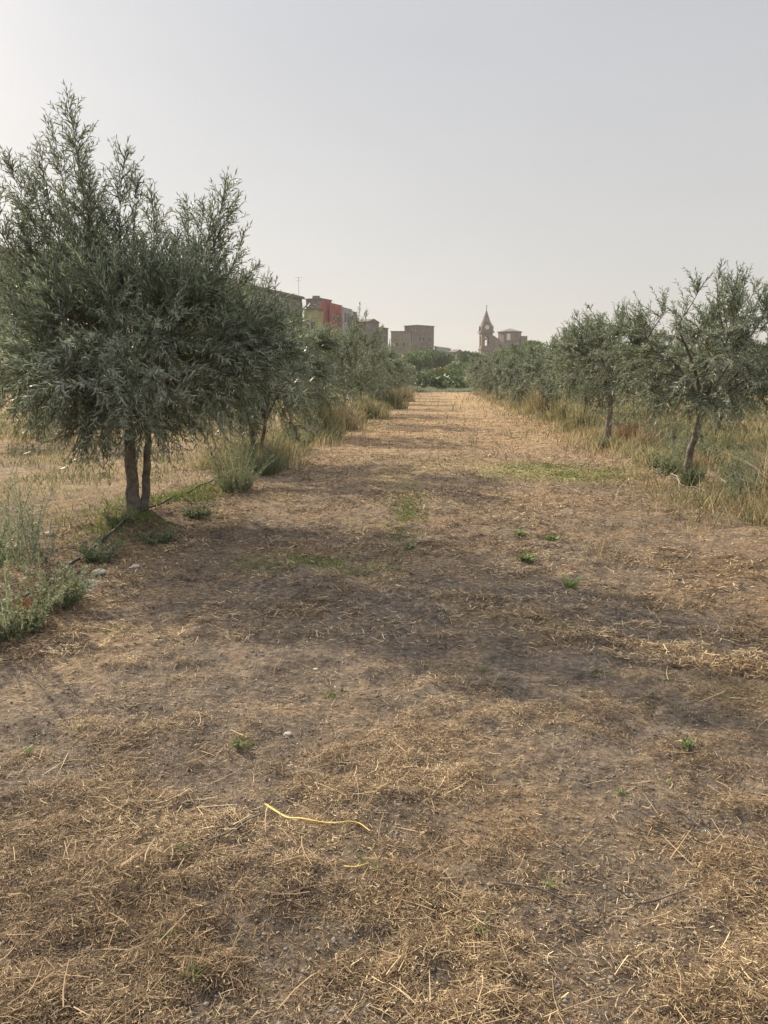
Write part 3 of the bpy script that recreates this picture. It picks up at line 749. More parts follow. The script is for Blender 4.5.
for k, (x, y, s) in enumerate(((8.3, 23.7, .88), (8.9, 31, 1), (9.4, 38.5, 1), (10.0, 46, 1.05), (10.4, 54, 1), (11, 63, 1.05), (9.0, 16.2, .8), (15.5, 30, 1), (16.2, 38, 1), (17, 47, 1.1), (18, 58, 1.05), (15.2, 22.5, .95))):
    cp((k + 1) % 3, x, y, s, 'thin twin trunked olive tree seen between the leaning trunk and yellow grass' if k == 0 else 'olive tree of the parallel rows beyond the right row, seen through gaps', G2R, k * 1.1)

# ------------------------------------------------------------------ hose, branch, strap, stones
def curve_tube(name, pts, r, mat, label, cat, lift=.012, sides=8, k=60, taper=0, gr=True, parent=None):
    pts = np.array(pts, float); n = len(pts)
    t = np.linspace(0, n - 1, k); C = np.stack([np.interp(t, np.arange(n), pts[:, j]) for j in range(pts.shape[1])], -1)
    for _ in range(6): C[1:-1] = (C[:-2] + 2 * C[1:-1] + C[2:]) / 4
    if gr: 
        z = H(C[:, 0], C[:, 1]) + lift + r
        for _ in range(4): z[1:-1] = (z[:-2] + 2 * z[1:-1] + z[2:]) / 4
        if C.shape[1] > 2: z = z + C[:, 2]
        C = np.stack([C[:, 0], C[:, 1], z], -1)
    V, Fc, rr = tubes(C[None], (r * (1 - taper * np.linspace(0, 1, k)))[None], sides)
    o = obj(name, mesh_np(name, V, Fc, smooth=True), parent, mat)
    if label: tag(o, label, cat)
    return o
hp = [gnd(a, b) for a, b in ((-60, 640), (30, 605), (62, 580), (100, 548), (135, 528), (165, 508), (208, 491), (235, 478), (262, 462))] + [(-3.2, 20), (-3.3, 30), (-3.3, 45)]
curve_tube('irrigation_hose', hp, .014, M_hose, 'black irrigation hose lying along the foot of the left olive row', 'hose', .03, k=160)
hp = [(3.0, 4), (3.35, 6.5), gnd(762, 528), gnd(722, 505), gnd(700, 494), gnd(680, 487), gnd(660, 478), (3.7, 14.5), (4.0, 18), (4.7, 28), (5.2, 40)]
curve_tube('irrigation_hose', hp, .013, M_hose, 'dark irrigation hose along the foot of the right olive row', 'hose', .01, k=160)
def deadbranch(pts, r, label, subs=()):
    root = empty('dead_branch', (0, 0, 0))
    a = curve_tube('branch', pts, r, M_dead, None, None, 0, 7, 30, .6, True, root)
    for s in subs: curve_tube('side_branch', s, r * .55, M_dead, None, None, 0, 6, 16, .7, True, root)
    p = pts[0]; z = H1(p[0], p[1]); root.location = (p[0], p[1], z)
    for c in root.children:
        for v in c.data.vertices: v.co.x -= p[0]; v.co.y -= p[1]; v.co.z -= z
    tag(root, label, 'branch')
b0 = gnd(748, 527); b1 = gnd(737, 510); b2 = gnd(722, 497); 
deadbranch([(b0[0], b0[1], .0), (b1[0], b1[1], .05), (b2[0] + .02, b2[1], .20), (b2[0] - .1, b2[1] + .35, .3)], .014, 'bleached curved dead branch on the bank at the right edge',
           [[(b1[0], b1[1], .05), (b1[0] + .12, b1[1] - .02, .08), (b1[0] + .3, b1[1] + .1, .22)], [(b1[0] + .1, b1[1] - .2, .0), (b1[0] + .22, b1[1] - .1, .12), (b1[0] + .3, b1[1] + .05, .2)]])
c0 = gnd(684, 492); c1 = gnd(672, 480); c2 = gnd(656, 474)
deadbranch([(c0[0], c0[1], 0), (c1[0], c1[1], .07), (c2[0], c2[1], .02)], .014, 'grey dead branch lying left of the leaning olive trunk', [[(c1[0], c1[1], .06), (c1[0] + .3, c1[1] - .2, .02)]])
# yellow strap
def ribbon(name, pix, w, mat, label, cat, lift=.018):
    pts = np.array([gnd(a, b) for a, b in pix]); n = len(pts); k = 60
    t = np.linspace(0, n - 1, k); C = np.stack([np.interp(t, np.arange(n), pts[:, j]) for j in range(2)], -1)
    for _ in range(8): C[1:-1] = (C[:-2] + 2 * C[1:-1] + C[2:]) / 4
    z = H(C[:, 0], C[:, 1])
    for _ in range(30): z[1:-1] = np.maximum(z[1:-1], (z[:-2] + z[2:]) / 2)
    C = np.concatenate([C, (z + lift)[:, None]], 1)
    T = unit(np.gradient(C, axis=0)); S = unit(np.cross(T, [0, 0, 1.])); tw = np.linspace(0, 1.2, k)[:, None]
    S = S * np.cos(tw * .5) + np.array([0, 0, 1.]) * np.sin(tw * .5); U = np.cross(S, T)
    V = np.stack([C - S * w / 2, C + S * w / 2, C + S * w / 2 + U * .0022, C - S * w / 2 + U * .0022], 1).reshape(-1, 3)
    Fs = []
    for q in range(k - 1):
        for e in range(4): Fs.append((q * 4 + e, q * 4 + (e + 1) % 4, q * 4 + 4 + (e + 1) % 4, q * 4 + 4 + e))
    Fs.append((0, 1, 2, 3)); Fs.append(((k - 1) * 4 + 3, (k - 1) * 4 + 2, (k - 1) * 4 + 1, (k - 1) * 4))
    o = obj(name, mesh_np(name, V, np.array(Fs)), None, mat); tag(o, label, cat)
ribbon('plastic_strap', [(264, 809), (275, 815), (288, 823), (299, 824), (312, 829), (330, 829), (348, 827), (360, 829), (370, 838)], .0095, M_yellow, 'long curved yellow plastic strap lying on the foreground soil', 'strap')
ribbon('strap_scrap', [(344, 876), (356, 877), (368, 875)], .006, mat_noise('faded_yellow', (.5, .38, .08), (.62, .5, .16), 9, 3, .6, 0), 'short faded yellow scrap below the long yellow strap', 'strap', .012)
def stone(px, py, s, label, k):
    x, y = gnd(px, py); r = np.random.default_rng(k)
    import bmesh
    bm = bmesh.new(); bmesh.ops.create_icosphere(bm, subdivisions=3, radius=1)
    d = r.normal(size=(5, 3))
    for v in bm.verts:
        q = np.array(v.co); f = 1 + .18 * math.sin(q @ d[0] * 2.2 + k) + .1 * math.sin(q @ d[1] * 4)
        for dd in d[2:]:
            t = q @ unit(dd); f *= min(1, .78 / max(t, .01)) if t > .78 else 1
        v.co = Vector(q * f * [s, s * .75, s * .42])
    me = bpy.data.meshes.new('stone'); bm.to_mesh(me); bm.free()
    for p in me.polygons: p.use_smooth = True
    o = obj('stone', me, None, M_stone); o.location = (x, y, H1(x, y) + s * .18); o.rotation_euler = (0, 0, r.uniform(0, 6))
    tag(o, label, 'stone', 'pale stones on the track')
for k, (px, py, s, l) in enumerate(((98, 577, .06, 'flat pale stone at the edge of the flowering weed, uppermost'),
        (92, 588, .075, 'largest flat pale stone beside the flowering weed at left'), (86, 597, .04, 'small pale stone below the largest one at left'),
        (50, 536, .05, 'pale stone left of the hose in the stubble'), (288, 734, .022, 'small pale stone on the shaded soil above the strap'),
        (316, 668, .016, 'tiny white pebble on the shaded middle of the track'), (135, 566, .045, 'pale stone at the shaded foot of the big olive'))):
    stone(px, py, s, l, k)
# dry stalks standing on the right part of the track
for (px, py, h, lab) in ((600, 555, .55, 'thin dry stalk leaning left, standing on the right of the track'), (578, 528, .4, 'short thin dry stalk behind the leaning one on the track')):
    x, y = gnd(px, py); gbunch('dry_stalk', x, y, h, .2, 12, M_dry, lab, 'weed', None, .008, 0)
# woody twigs lying
for k, (px, py, px2, py2, lab) in enumerate(((640, 905, 690, 893, 'pale straight stick at the lower right'), (500, 888, 580, 910, 'thin brown stick lower centre right'),
        (205, 850, 270, 815, 'dark thin stick left of the yellow strap'), (745, 888, 775, 892, 'dark stick at the right edge'))):
    a = gnd(px, py); b = gnd(px2, py2); m = ((a[0] + b[0]) / 2 + .01, (a[1] + b[1]) / 2 + .015)
    curve_tube('stick', [a, m, b], .004, M_bark, lab, 'stick', .012, 6, 24, .4)

# ------------------------------------------------------------------ background broadleaf trees
def broad(x, y, h, w, mat, label, seed, zb=None, n=2600, leaf=.42, name='broadleaf_tree', cat='tree', group='trees in front of the village', trunk=True, hf=.28):
    r = np.random.default_rng(seed); z0 = (float(Hbig(x, y)) if zb is None else zb) - .1
    root = empty(name, (x, y, z0))
    nl = 11; c = r.normal(size=(nl, 3)) * np.array([w * .24, w * .24, h * .13]); c[:, 2] += h * (.5 + hf * .4)
    cr = r.uniform(.22, .36, nl) * w
    k = r.integers(0, nl, n); v = unit(r.normal(size=(n, 3))); rr = r.uniform(.55, 1.05, n) ** .6
    P = c[k] + v * (cr[k] * rr)[:, None] * [1, 1, .85]
    P[:, 2] = np.clip(P[:, 2], h * .12, h * 1.05)
    A = Acc(); D = unit(v + r.normal(size=(n, 3)) * .7); A.add(*kites(P, D, leaf * r.uniform(.5, 1.2, n), leaf * .7, r.random(n), v + r.normal(size=(n, 3)) * .5))
    obj('crown', A.mesh('crown'), root, mat)
    if trunk:
        C = np.array([[[0, 0, 0], [.1, 0, h * .2], [0, .1, h * .45], [.05, 0, h * .75]]])
        V, Fc, _ = tubes(C, np.array([[.035, .025, .018, .006]]) * h, 8); obj('trunk', mesh_np('trunk', V, Fc, smooth=True), root, M_bark)
        S = np.repeat(np.array([[0, .05, h * .38]]), nl, 0); C = bez(S, (S + c) / 2 - [0, 0, h * .03], c, 6)
        V, Fc, _ = tubes(C, (.012 * h * (1.1 - np.linspace(0, 1, 6)))[None] * np.ones((nl, 1)), 5); obj('branches', mesh_np('branches', V, Fc, smooth=True), root, M_bark)
    tag(root, label, cat, group)
    return root
def broad_px(px, ytop, Y_, wpx, mat, label, seed, **kw):
    p = at(px, ytop, Y_); z = float(Hbig(p[0], Y_)); zb = min(z, p[2] - 2.0)
    broad(p[0], Y_, p[2] - zb, wpx * Y_ / F, mat, label, seed, zb=zb, **kw)
for k, (px, yt, Y_, w, m, lab) in enumerate((
        (424, 352, 190, 26, M_broad, 'dark green tree below the tall brown house'),
        (436, 351, 180, 24, M_broad, 'dark green tree left of the red roofed gap'),
        (414, 350, 170, 22, M_broad2, 'mid green tree at the end of the left row'),
        (468, 353, 200, 22, M_broad, 'dark round tree left of the church houses'),
        (457, 364, 170, 26, M_broad2, 'mid green tree low in the village gap'),
        (474, 364, 150, 22, M_broad2, 'bright green tree below the church houses'),
        (446, 370, 115, 22, M_broad3, 'yellowing tree low in the gap at the end of the track'),
        (432, 374, 110, 18, M_broad, 'dark bushy tree at the end of the track, left part'),
        (460, 372, 112, 26, M_broad, 'dark blue green tree at the end of the track, right part'),
        (420, 372, 105, 18, M_silver, 'grey green tree where the left row ends'),
        (482, 372, 108, 22, M_silver, 'grey green tree where the right row ends'),
        (508, 350, 150, 34, M_broad2, 'bright green tree rising to the right of the church'),
        (530, 345, 140, 36, M_broad, 'tall green tree behind the right row, dark topped'),
        (552, 343, 135, 34, M_broad2, 'light green tree behind the right row near its middle'),
        (492, 362, 140, 26, M_broad2, 'light green tree hiding the foot of the church'),
        (575, 346, 130, 36, M_broad, 'dark tree behind the second right olive, left side'),
        (604, 348, 125, 36, M_broad, 'dark tree straight behind the second right olive'),
        (632, 350, 120, 36, M_broad2, 'green tree left of the pale house in the gap'),
        (690, 362, 110, 40, M_broad2, 'green tree below the pale house in the gap'),
        (730, 350, 105, 44, M_broad, 'dark tree behind the leaning olive'),
        (775, 345, 100, 50, M_broad, 'dark tree behind the right edge of the leaning olive'),
        (655, 366, 130, 30, M_broad, 'low dark tree left below the pale house'),
        (398, 362, 150, 26, M_broad2, 'mid green tree behind the left row near the brown house'),
        (372, 352, 120, 30, M_broad, 'dark tree behind the left row below the red house'),
        (345, 350, 95, 34, M_broad, 'dark tree right of the yellow house'),
        (318, 346, 80, 36, M_broad2, 'green tree below the yellow house'),
        (280, 345, 65, 46, M_broad, 'dark tree behind the second left olive'),
        (225, 345, 58, 56, M_broad, 'dark tree in front of the long grey building, right one'),
        (150, 345, 54, 60, M_broad2, 'dark tree in front of the long grey building, middle one'),
        (70, 340, 50, 66, M_broad, 'dark tree in front of the long grey building, left one'),
        (-10, 335, 48, 70, M_broad, 'dark tree in front of the long grey building at the left edge'))):
    broad_px(px, yt, Y_, w, m, lab, 100 + k, n=3000 if Y_ > 60 else 4200, leaf=max(.26, Y_ * .0028))
# pale reeds at the end of the track
rr_ = np.random.default_rng(77); nre = 9000
xx = rr_.uniform(-9, 13, nre); yy = rr_.uniform(88, 93, nre)
A = Acc(); blade_batch(A, xx, yy, rr_.uniform(.05, .3, nre) + .9 * vnoise(xx, yy, 1.3, 66) ** 2, .07, .3, .3)
o = obj('reeds', A.mesh('reeds'), None, M_silver); tag(o, 'line of low grey green reeds across the far end of the track', 'reeds', kind='stuff')
# hillside scrub
rr_ = np.random.default_rng(78); nsc = 60000
yy = 100 * (420 / 100) ** rr_.random(nsc); xx = rr_.uniform(-.62, .5, nsc) * yy
kk = (vnoise(xx, yy, 9, 91) + vnoise(xx, yy, 3, 92) * .5) > .62; xx = xx[kk]; yy = yy[kk]
A = Acc(); Pz = np.stack([xx, yy, H(xx, yy) + rr_.uniform(.0, 2.0, len(xx))], -1)
A.add(*kites(Pz, unit(rr_.normal(size=Pz.shape)), .9, .6)); o = obj('hillside_scrub', A.mesh('hillside_scrub'), None, M_broad)
tag(o, 'low dark scrub covering the hillside under the village', 'scrub', kind='stuff')

# ------------------------------------------------------------------ buildings
def plaster(name, a, b): return mat_noise(name, tuple(v * .5 for v in a), tuple(v * .74 for v in b), .6, 9, .92, .25, .03)
M_tile = mat_noise('roof_tile', (.13, .10, .085), (.2, .155, .125), 1.2, 6, .9, .5, .05)
M_glass = mat_noise('dark_window', (.02, .022, .025), (.05, .05, .055), 1, 2, .25, 0)
M_frame = mat_noise('window_frame', (.28, .25, .21), (.36, .33, .28), 3, 2, .7, 0)
M_pale = mat_noise('pale_window', (.55, .55, .54), (.65, .65, .64), 3, 2, .6, 0)
M_metal = mat_noise('antenna_metal', (.12, .12, .12), (.2, .2, .2), 3, 2, .5, 0)
def poly_mesh(name, V, Fs):
    me = bpy.data.meshes.new(name); me.from_pydata([tuple(map(float, v)) for v in V], [], Fs); me.update(); return me
def prism(pts, z0, z1):
    n = len(pts); V = [(p[0], p[1], z0) for p in pts] + [(p[0], p[1], z1) for p in pts]
    Fs = [tuple(range(n))[::-1], tuple(range(n, 2 * n))] + [(i, (i + 1) % n, n + (i + 1) % n, n + i) for i in range(n)]
    return V, Fs
def inset(pts, d):
    c = np.mean(pts, 0); return [tuple(c + (np.array(p) - c) * (1 + d / max(np.linalg.norm(np.array(p) - c), .1))) for p in pts]
def wall_window(root, a, b, s, z, w, h, pane=None):
    """window on wall a->b at fraction s; outward normal to the right of a->b"""
    a = np.array(a); b = np.array(b); t = (b - a) / np.linalg.norm(b - a); nrm = np.array([t[1], -t[0]])
    c = a + (b - a) * s
    def bx(name, w_, h_, dd, off, m, par, hole=None):
        q = [c - t * w_ / 2 + nrm * off, c + t * w_ / 2 + nrm * off, c + t * w_ / 2 + nrm * (off + dd), c - t * w_ / 2 + nrm * (off + dd)]
        V, Fs = prism(q, z - h_ / 2, z + h_ / 2); return obj(name, poly_mesh(name, V, Fs), par, m)
    f = bx('window', w + .3, h + .3, .10, -.04, M_frame, root)
    bx('pane', w, h, .06, .055, pane or M_glass, f)
def corner_house(pc, pl, pr, ytop, Y_, yaw, mat, label, base=None, roof='flat', wins=(), name='house', cat='house', matr=None, group='village houses on the skyline', roofh=1.2, ytl=None, pane=None):
    C = at(pc, 378, Y_)[:2]; zt = at(pc, ytop, Y_)[2]
    dl = np.array([-math.cos(yaw), math.sin(yaw)]); dr = np.array([math.sin(yaw), math.cos(yaw)])
    def solve(d, px):
        lo, hi = .0, 400.
        for _ in range(50):
            m = (lo + hi) / 2; q = C + d * m; x_ = px_of((q[0], q[1], zt))[0]
            if (x_ > px) == (d is dl): lo = m
            else: hi = m
        return lo
    Ll = min(solve(dl, pl), 60); Lr = min(solve(dr, pr), 60)
    if pr is None: Lr = 8
    A_, B_, D_ = C + dl * Ll, C + dr * Lr, C + dl * Ll + dr * Lr
    pts = [A_, C, B_, D_]      # counter-clockwise seen from above
    zb = (min(float(Hbig(*p)) for p in pts) if base is None else base) - .4
    org = np.mean(pts, 0); root = empty(name, (org[0], org[1], zb))
    P = [p - org for p in pts]; h = zt - zb
    V, Fs = prism(P, 0, h); obj('wall', poly_mesh('wall', V, Fs), root, mat)
    ro = inset(P, .35)
    if roof == 'flat':
        V, Fs = prism(ro, h + .003, h + .22); n0 = len(V)
        obj('roof', poly_mesh('roof', V, Fs), root, matr or M_frame)
    elif roof == 'hip':
        V, Fs = prism(ro, h + .003, h + .15); n0 = len(V); c = np.mean(ro, 0); V.append((c[0], c[1], h + roofh))
        Fs = [f for f in Fs if f != (4, 5, 6, 7)] + [(4 + i, 4 + (i + 1) % 4, n0) for i in range(4)]
        obj('roof', poly_mesh('roof', V, Fs), root, matr or M_tile)
    elif roof == 'shed':
        V, Fs = prism(ro, h + .003, h + .15); V[4] = (V[4][0], V[4][1], h + roofh); V[7] = (V[7][0], V[7][1], h + roofh)
        Fs = [Fs[0]] + [(4, 5, 6), (4, 6, 7)] + Fs[2:]
        obj('roof', poly_mesh('roof', V, Fs), root, matr or M_tile)
    elif roof == 'gable':
        V, Fs = prism(ro, h + .003, h + .15); m1 = (np.array(ro[0]) + ro[3]) / 2; m2 = (np.array(ro[1]) + ro[2]) / 2
        V += [(m1[0], m1[1], h + roofh), (m2[0], m2[1], h + roofh)]
        Fs = [Fs[0]] + Fs[2:] + [(4, 5, 9, 8), (6, 7, 8, 9), (5, 6, 9), (7, 4, 8)]
        obj('roof', poly_mesh('roof', V, Fs), root, matr or M_tile)
    for (face, s, dz, w, hh) in wins:
        a, b = (P[0], P[1]) if face == 'L' else (P[1], P[2])
        wall_window(root, a, b, s, h - dz, w, hh, pane)
    tag(root, label, cat, group); return root, h, P
grey = plaster('grey_plaster', (.17, .165, .14), (.28, .265, .225)); olive_pl = plaster('olive_plaster', (.22, .21, .16), (.33, .31, .24))
pinkgrey = plaster('mauve_plaster', (.24, .19, .18), (.34, .28, .26)); redp = plaster('red_plaster', (.50, .085, .075), (.58, .13, .11))
yel = plaster('yellow_plaster', (.42, .38, .16), (.56, .50, .25)); brown = plaster('brown_stone', (.20, .155, .12), (.32, .26, .205))
tan = plaster('tan_stone', (.30, .25, .18), (.42, .355, .26)); pale = plaster('pale_plaster', (.42, .42, .41), (.56, .56, .54)); stonem = plaster('church_stone', (.22, .165, .125), (.34, .26, .20))
g_roof = mat_noise('grey_roof', (.13, .125, .11), (.2, .19, .17), 2, 4, .9, .2)
# long grey buildings on the left slope: corner is their near right end
W3 = lambda f, dz, n, w=1.0, h=1.5: tuple((f, (i + .5) / n, dz, w, h) for i in range(n))
def wall_block(p0, y0, Y0, p1, y1, Y1, mat, label, th=11, wins=((3.0, 5),)):
    """building whose long side runs from pixel (p0,y0) at depth Y0 to (p1,y1) at depth Y1"""
    a3 = at(p0, y0, Y0); b3 = at(p1, y1, Y1); a = a3[:2]; b = b3[:2]; t = (b - a) / np.linalg.norm(b - a); nl_ = np.array([-t[1], t[0]])
    pts = [a, b, b + nl_ * th, a + nl_ * th]; zb = min(float(Hbig(*p)) for p in pts) - .5; org = np.mean(pts, 0)
    root = empty('apartment_building', (org[0], org[1], zb)); P = [p - org for p in pts]
    V, Fs = prism(P, 0, 1); hs = [a3[2] - zb, b3[2] - zb, b3[2] - zb, a3[2] - zb]
    V = [V[i] for i in range(4)] + [(V[4 + i][0], V[4 + i][1], hs[i]) for i in range(4)]
    obj('wall', poly_mesh('wall', V, Fs), root, mat)
    Q = inset(P, .4); V = [(Q[i][0], Q[i][1], hs[i] + .003) for i in range(4)] + [(Q[i][0], Q[i][1], hs[i] + .3) for i in range(4)]
    obj('roof', poly_mesh('roof', V, prism(Q, 0, 1)[1]), root, g_roof)
    for (dz, n) in wins:
        for k in range(n): wall_window(root, P[0], P[1], (k + .5) / n, min(hs) - dz, 1.1, 1.4)
    tag(root, label, 'building', 'long grey buildings on the left slope')
    return root, hs, P, zb
wall_block(-90, 243, 62, 92, 259, 74, grey, 'long grey flat roofed building at the left edge behind the biggest olive', wins=((2.4, 6), (5.4, 6)))
wall_block(100, 262, 76, 226, 281, 90, olive_pl, 'middle grey flat roofed building behind the biggest olive', wins=((2.4, 5), (5.4, 5)))
rt, hs, P, zb = wall_block(232, 283, 91, 302, 299, 106, olive_pl, 'grey building with sloping roofline left of the yellow house', wins=((2.6, 4),))
V, Fc, _ = tubes(np.array([[[P[1][0] - .6, P[1][1] + 1, hs[1]], [P[1][0] - .6, P[1][1] + 1, hs[1] + 3.0]]]), np.array([[.03, .02]]), 6)
am = obj('antenna', mesh_np('antenna', V, Fc), rt, M_metal)
V, Fc, _ = tubes(np.array([[[P[1][0] - 1.1, P[1][1] + 1, hs[1] + 2.9], [P[1][0] - .1, P[1][1] + 1, hs[1] + 2.9]], [[P[1][0] - 1.0, P[1][1] + 1, hs[1] + 2.5], [P[1][0] - .2, P[1][1] + 1, hs[1] + 2.5]]]), np.full((2, 2), .015), 5)
obj('antenna_bar', mesh_np('antenna_bar', V, Fc), am, M_metal)

corner_house(318.5, 304, 323, 309.5, 172, .35, yel, 'yellow house with small dark windows left of the red house', wins=(('L', .66, 3.4, .9, 1.6), ('L', .25, 3.6, .8, 1.1)), roof='shed', roofh=.3)
rh, hh_, PP = corner_house(322, 306, 331, 299, 186, .35, pinkgrey, 'mauve grey house with red right wall above the yellow house', roof='flat', matr=g_roof, wins=(('R', .5, 6, .9, 1.2),))
q = [np.array(PP[1]) * .999 + [0.06, -.02], np.array(PP[2]) + [0.06, -.02]]
d_ = (q[1] - q[0]); nn_ = np.array([d_[1], -d_[0]]) / np.linalg.norm(d_)
V, Fs = prism([q[0], q[1], q[1] + nn_ * .08, q[0] + nn_ * .08], hh_ - 5.4, hh_ - .01); obj('painted_gable', poly_mesh('painted_gable', V, Fs), rh, redp)
V, Fs = prism([(PP[0][0] * .2 - .8, -.8), (PP[0][0] * .2 + .8, -.8), (PP[0][0] * .2 + .8, .8), (PP[0][0] * .2 - .8, .8)], hh_ + .2, hh_ + 1.0); obj('roof_tank', poly_mesh('roof_tank', V, Fs), rh, pinkgrey)
corner_house(331, 329.6, 342, 303.5, 188, .25, redp, 'tall plain red house', roof='flat', matr=g_roof, wins=(('R', .3, 3, .9, 1.3), ('R', .7, 3, .9, 1.3), ('R', .5, 6.5, .9, 1.3)))
corner_house(343, 341.6, 352, 307.5, 192, .2, pale, 'pale grey house with shuttered windows and a small balcony right of the red house', roof='shed', roofh=-.05, matr=g_roof, wins=(('R', .28, 2.2, 1.0, 2.0), ('R', .6, 2.2, 1.0, 2.0)))
corner_house(353, 352.2, 357, 312, 196, .2, grey, 'narrow dark house at the end of the red and grey group', roof='flat', matr=g_roof, wins=(('R', .5, 2.2, .9, 1.2),))
corner_house(368, 356, 379, 322, 205, .5, pinkgrey, 'brownish house behind the fourth left olive', roof='gable', roofh=1.0, wins=(('L', .5, 2.5, .9, 1.3), ('R', .5, 2.5, .9, 1.3)))
corner_house(381, 377, 388, 328, 215, .4, brown, 'dark brown house left of the tan house', roof='flat', matr=g_roof, wins=(('R', .5, 2.5, .9, 1.2),))
corner_house(408, 391, 411, 331.5, 262, .12, tan, 'low tan house left of the tall brown house', roof='shed', roofh=.2, wins=(('L', .35, 4.2, .8, 1.1), ('L', .75, 4.2, .8, 1.1)))
corner_house(417, 404.5, 434, 325.5, 280, .72, brown, 'tall brown stone house standing alone left of the church', roof='flat', matr=g_roof, wins=(('L', .5, 3.5, 1.2, 3.6), ('R', .35, 4.5, 1.0, 1.5), ('R', .7, 4.5, 1.0, 1.5), ('R', .5, 8, 1.0, 1.5), ('R', .2, 8, 1.0, 1.5), ('R', .8, 8, 1.0, 1.5), ('R', .15, 4.5, 1.0, 1.5)))
corner_house(437, 434.5, 451, 347.5, 290, .3, pale, 'low pale house right of the tall brown house', roof='shed', roofh=.6, matr=g_roof, wins=(('R', .4, 2.2, 1.2, 1.2),))
corner_house(455, 449, 464, 352.5, 285, .5, pinkgrey, 'low mauve house with tiled roof in the middle of the gap', roof='gable', roofh=1.2, wins=(('R', .5, 2.2, 1.0, 1.2),))
corner_house(432, 424, 444, 371, 150, .25, tan, 'low tan wall and shed at the end of the track', roof='flat', name='shed', cat='shed', base=-1)
corner_house(485, 474, 490, 356, 320, .3, pale, 'pale village house at the left foot of the church tower', roof='shed', roofh=.8, wins=(('L', .5, 2.2, 1.2, 1.4),))
corner_house(492, 481, 500, 352.5, 330, .4, tan, 'tan village house with a dark window below the church tower', roof='flat', wins=(('R', .4, 2.8, 1.3, 1.8), ('L', .5, 3, 1.1, 1.5)))
corner_house(503, 496, 512, 351, 335, .5, pinkgrey, 'pinkish village house below the church nave', roof='gable', roofh=1.2, wins=(('L', .5, 2.4, 1.2, 1.4),))
corner_house(668, 655, 684, 349.5, 190, .5, tan, 'pale tan house seen between the two right olives', roof='flat', matr=M_tile, wins=(('R', .5, 2.4, 1.0, 1.4), ('L', .5, 2.4, 1.0, 1.4)))
corner_house(662, 658, 672, 347.2, 196, .5, brown, 'small brown rooftop house behind the pale tan one', roof='gable', roofh=.5, wins=(('R', .5, 1.4, .9, 1.0),))

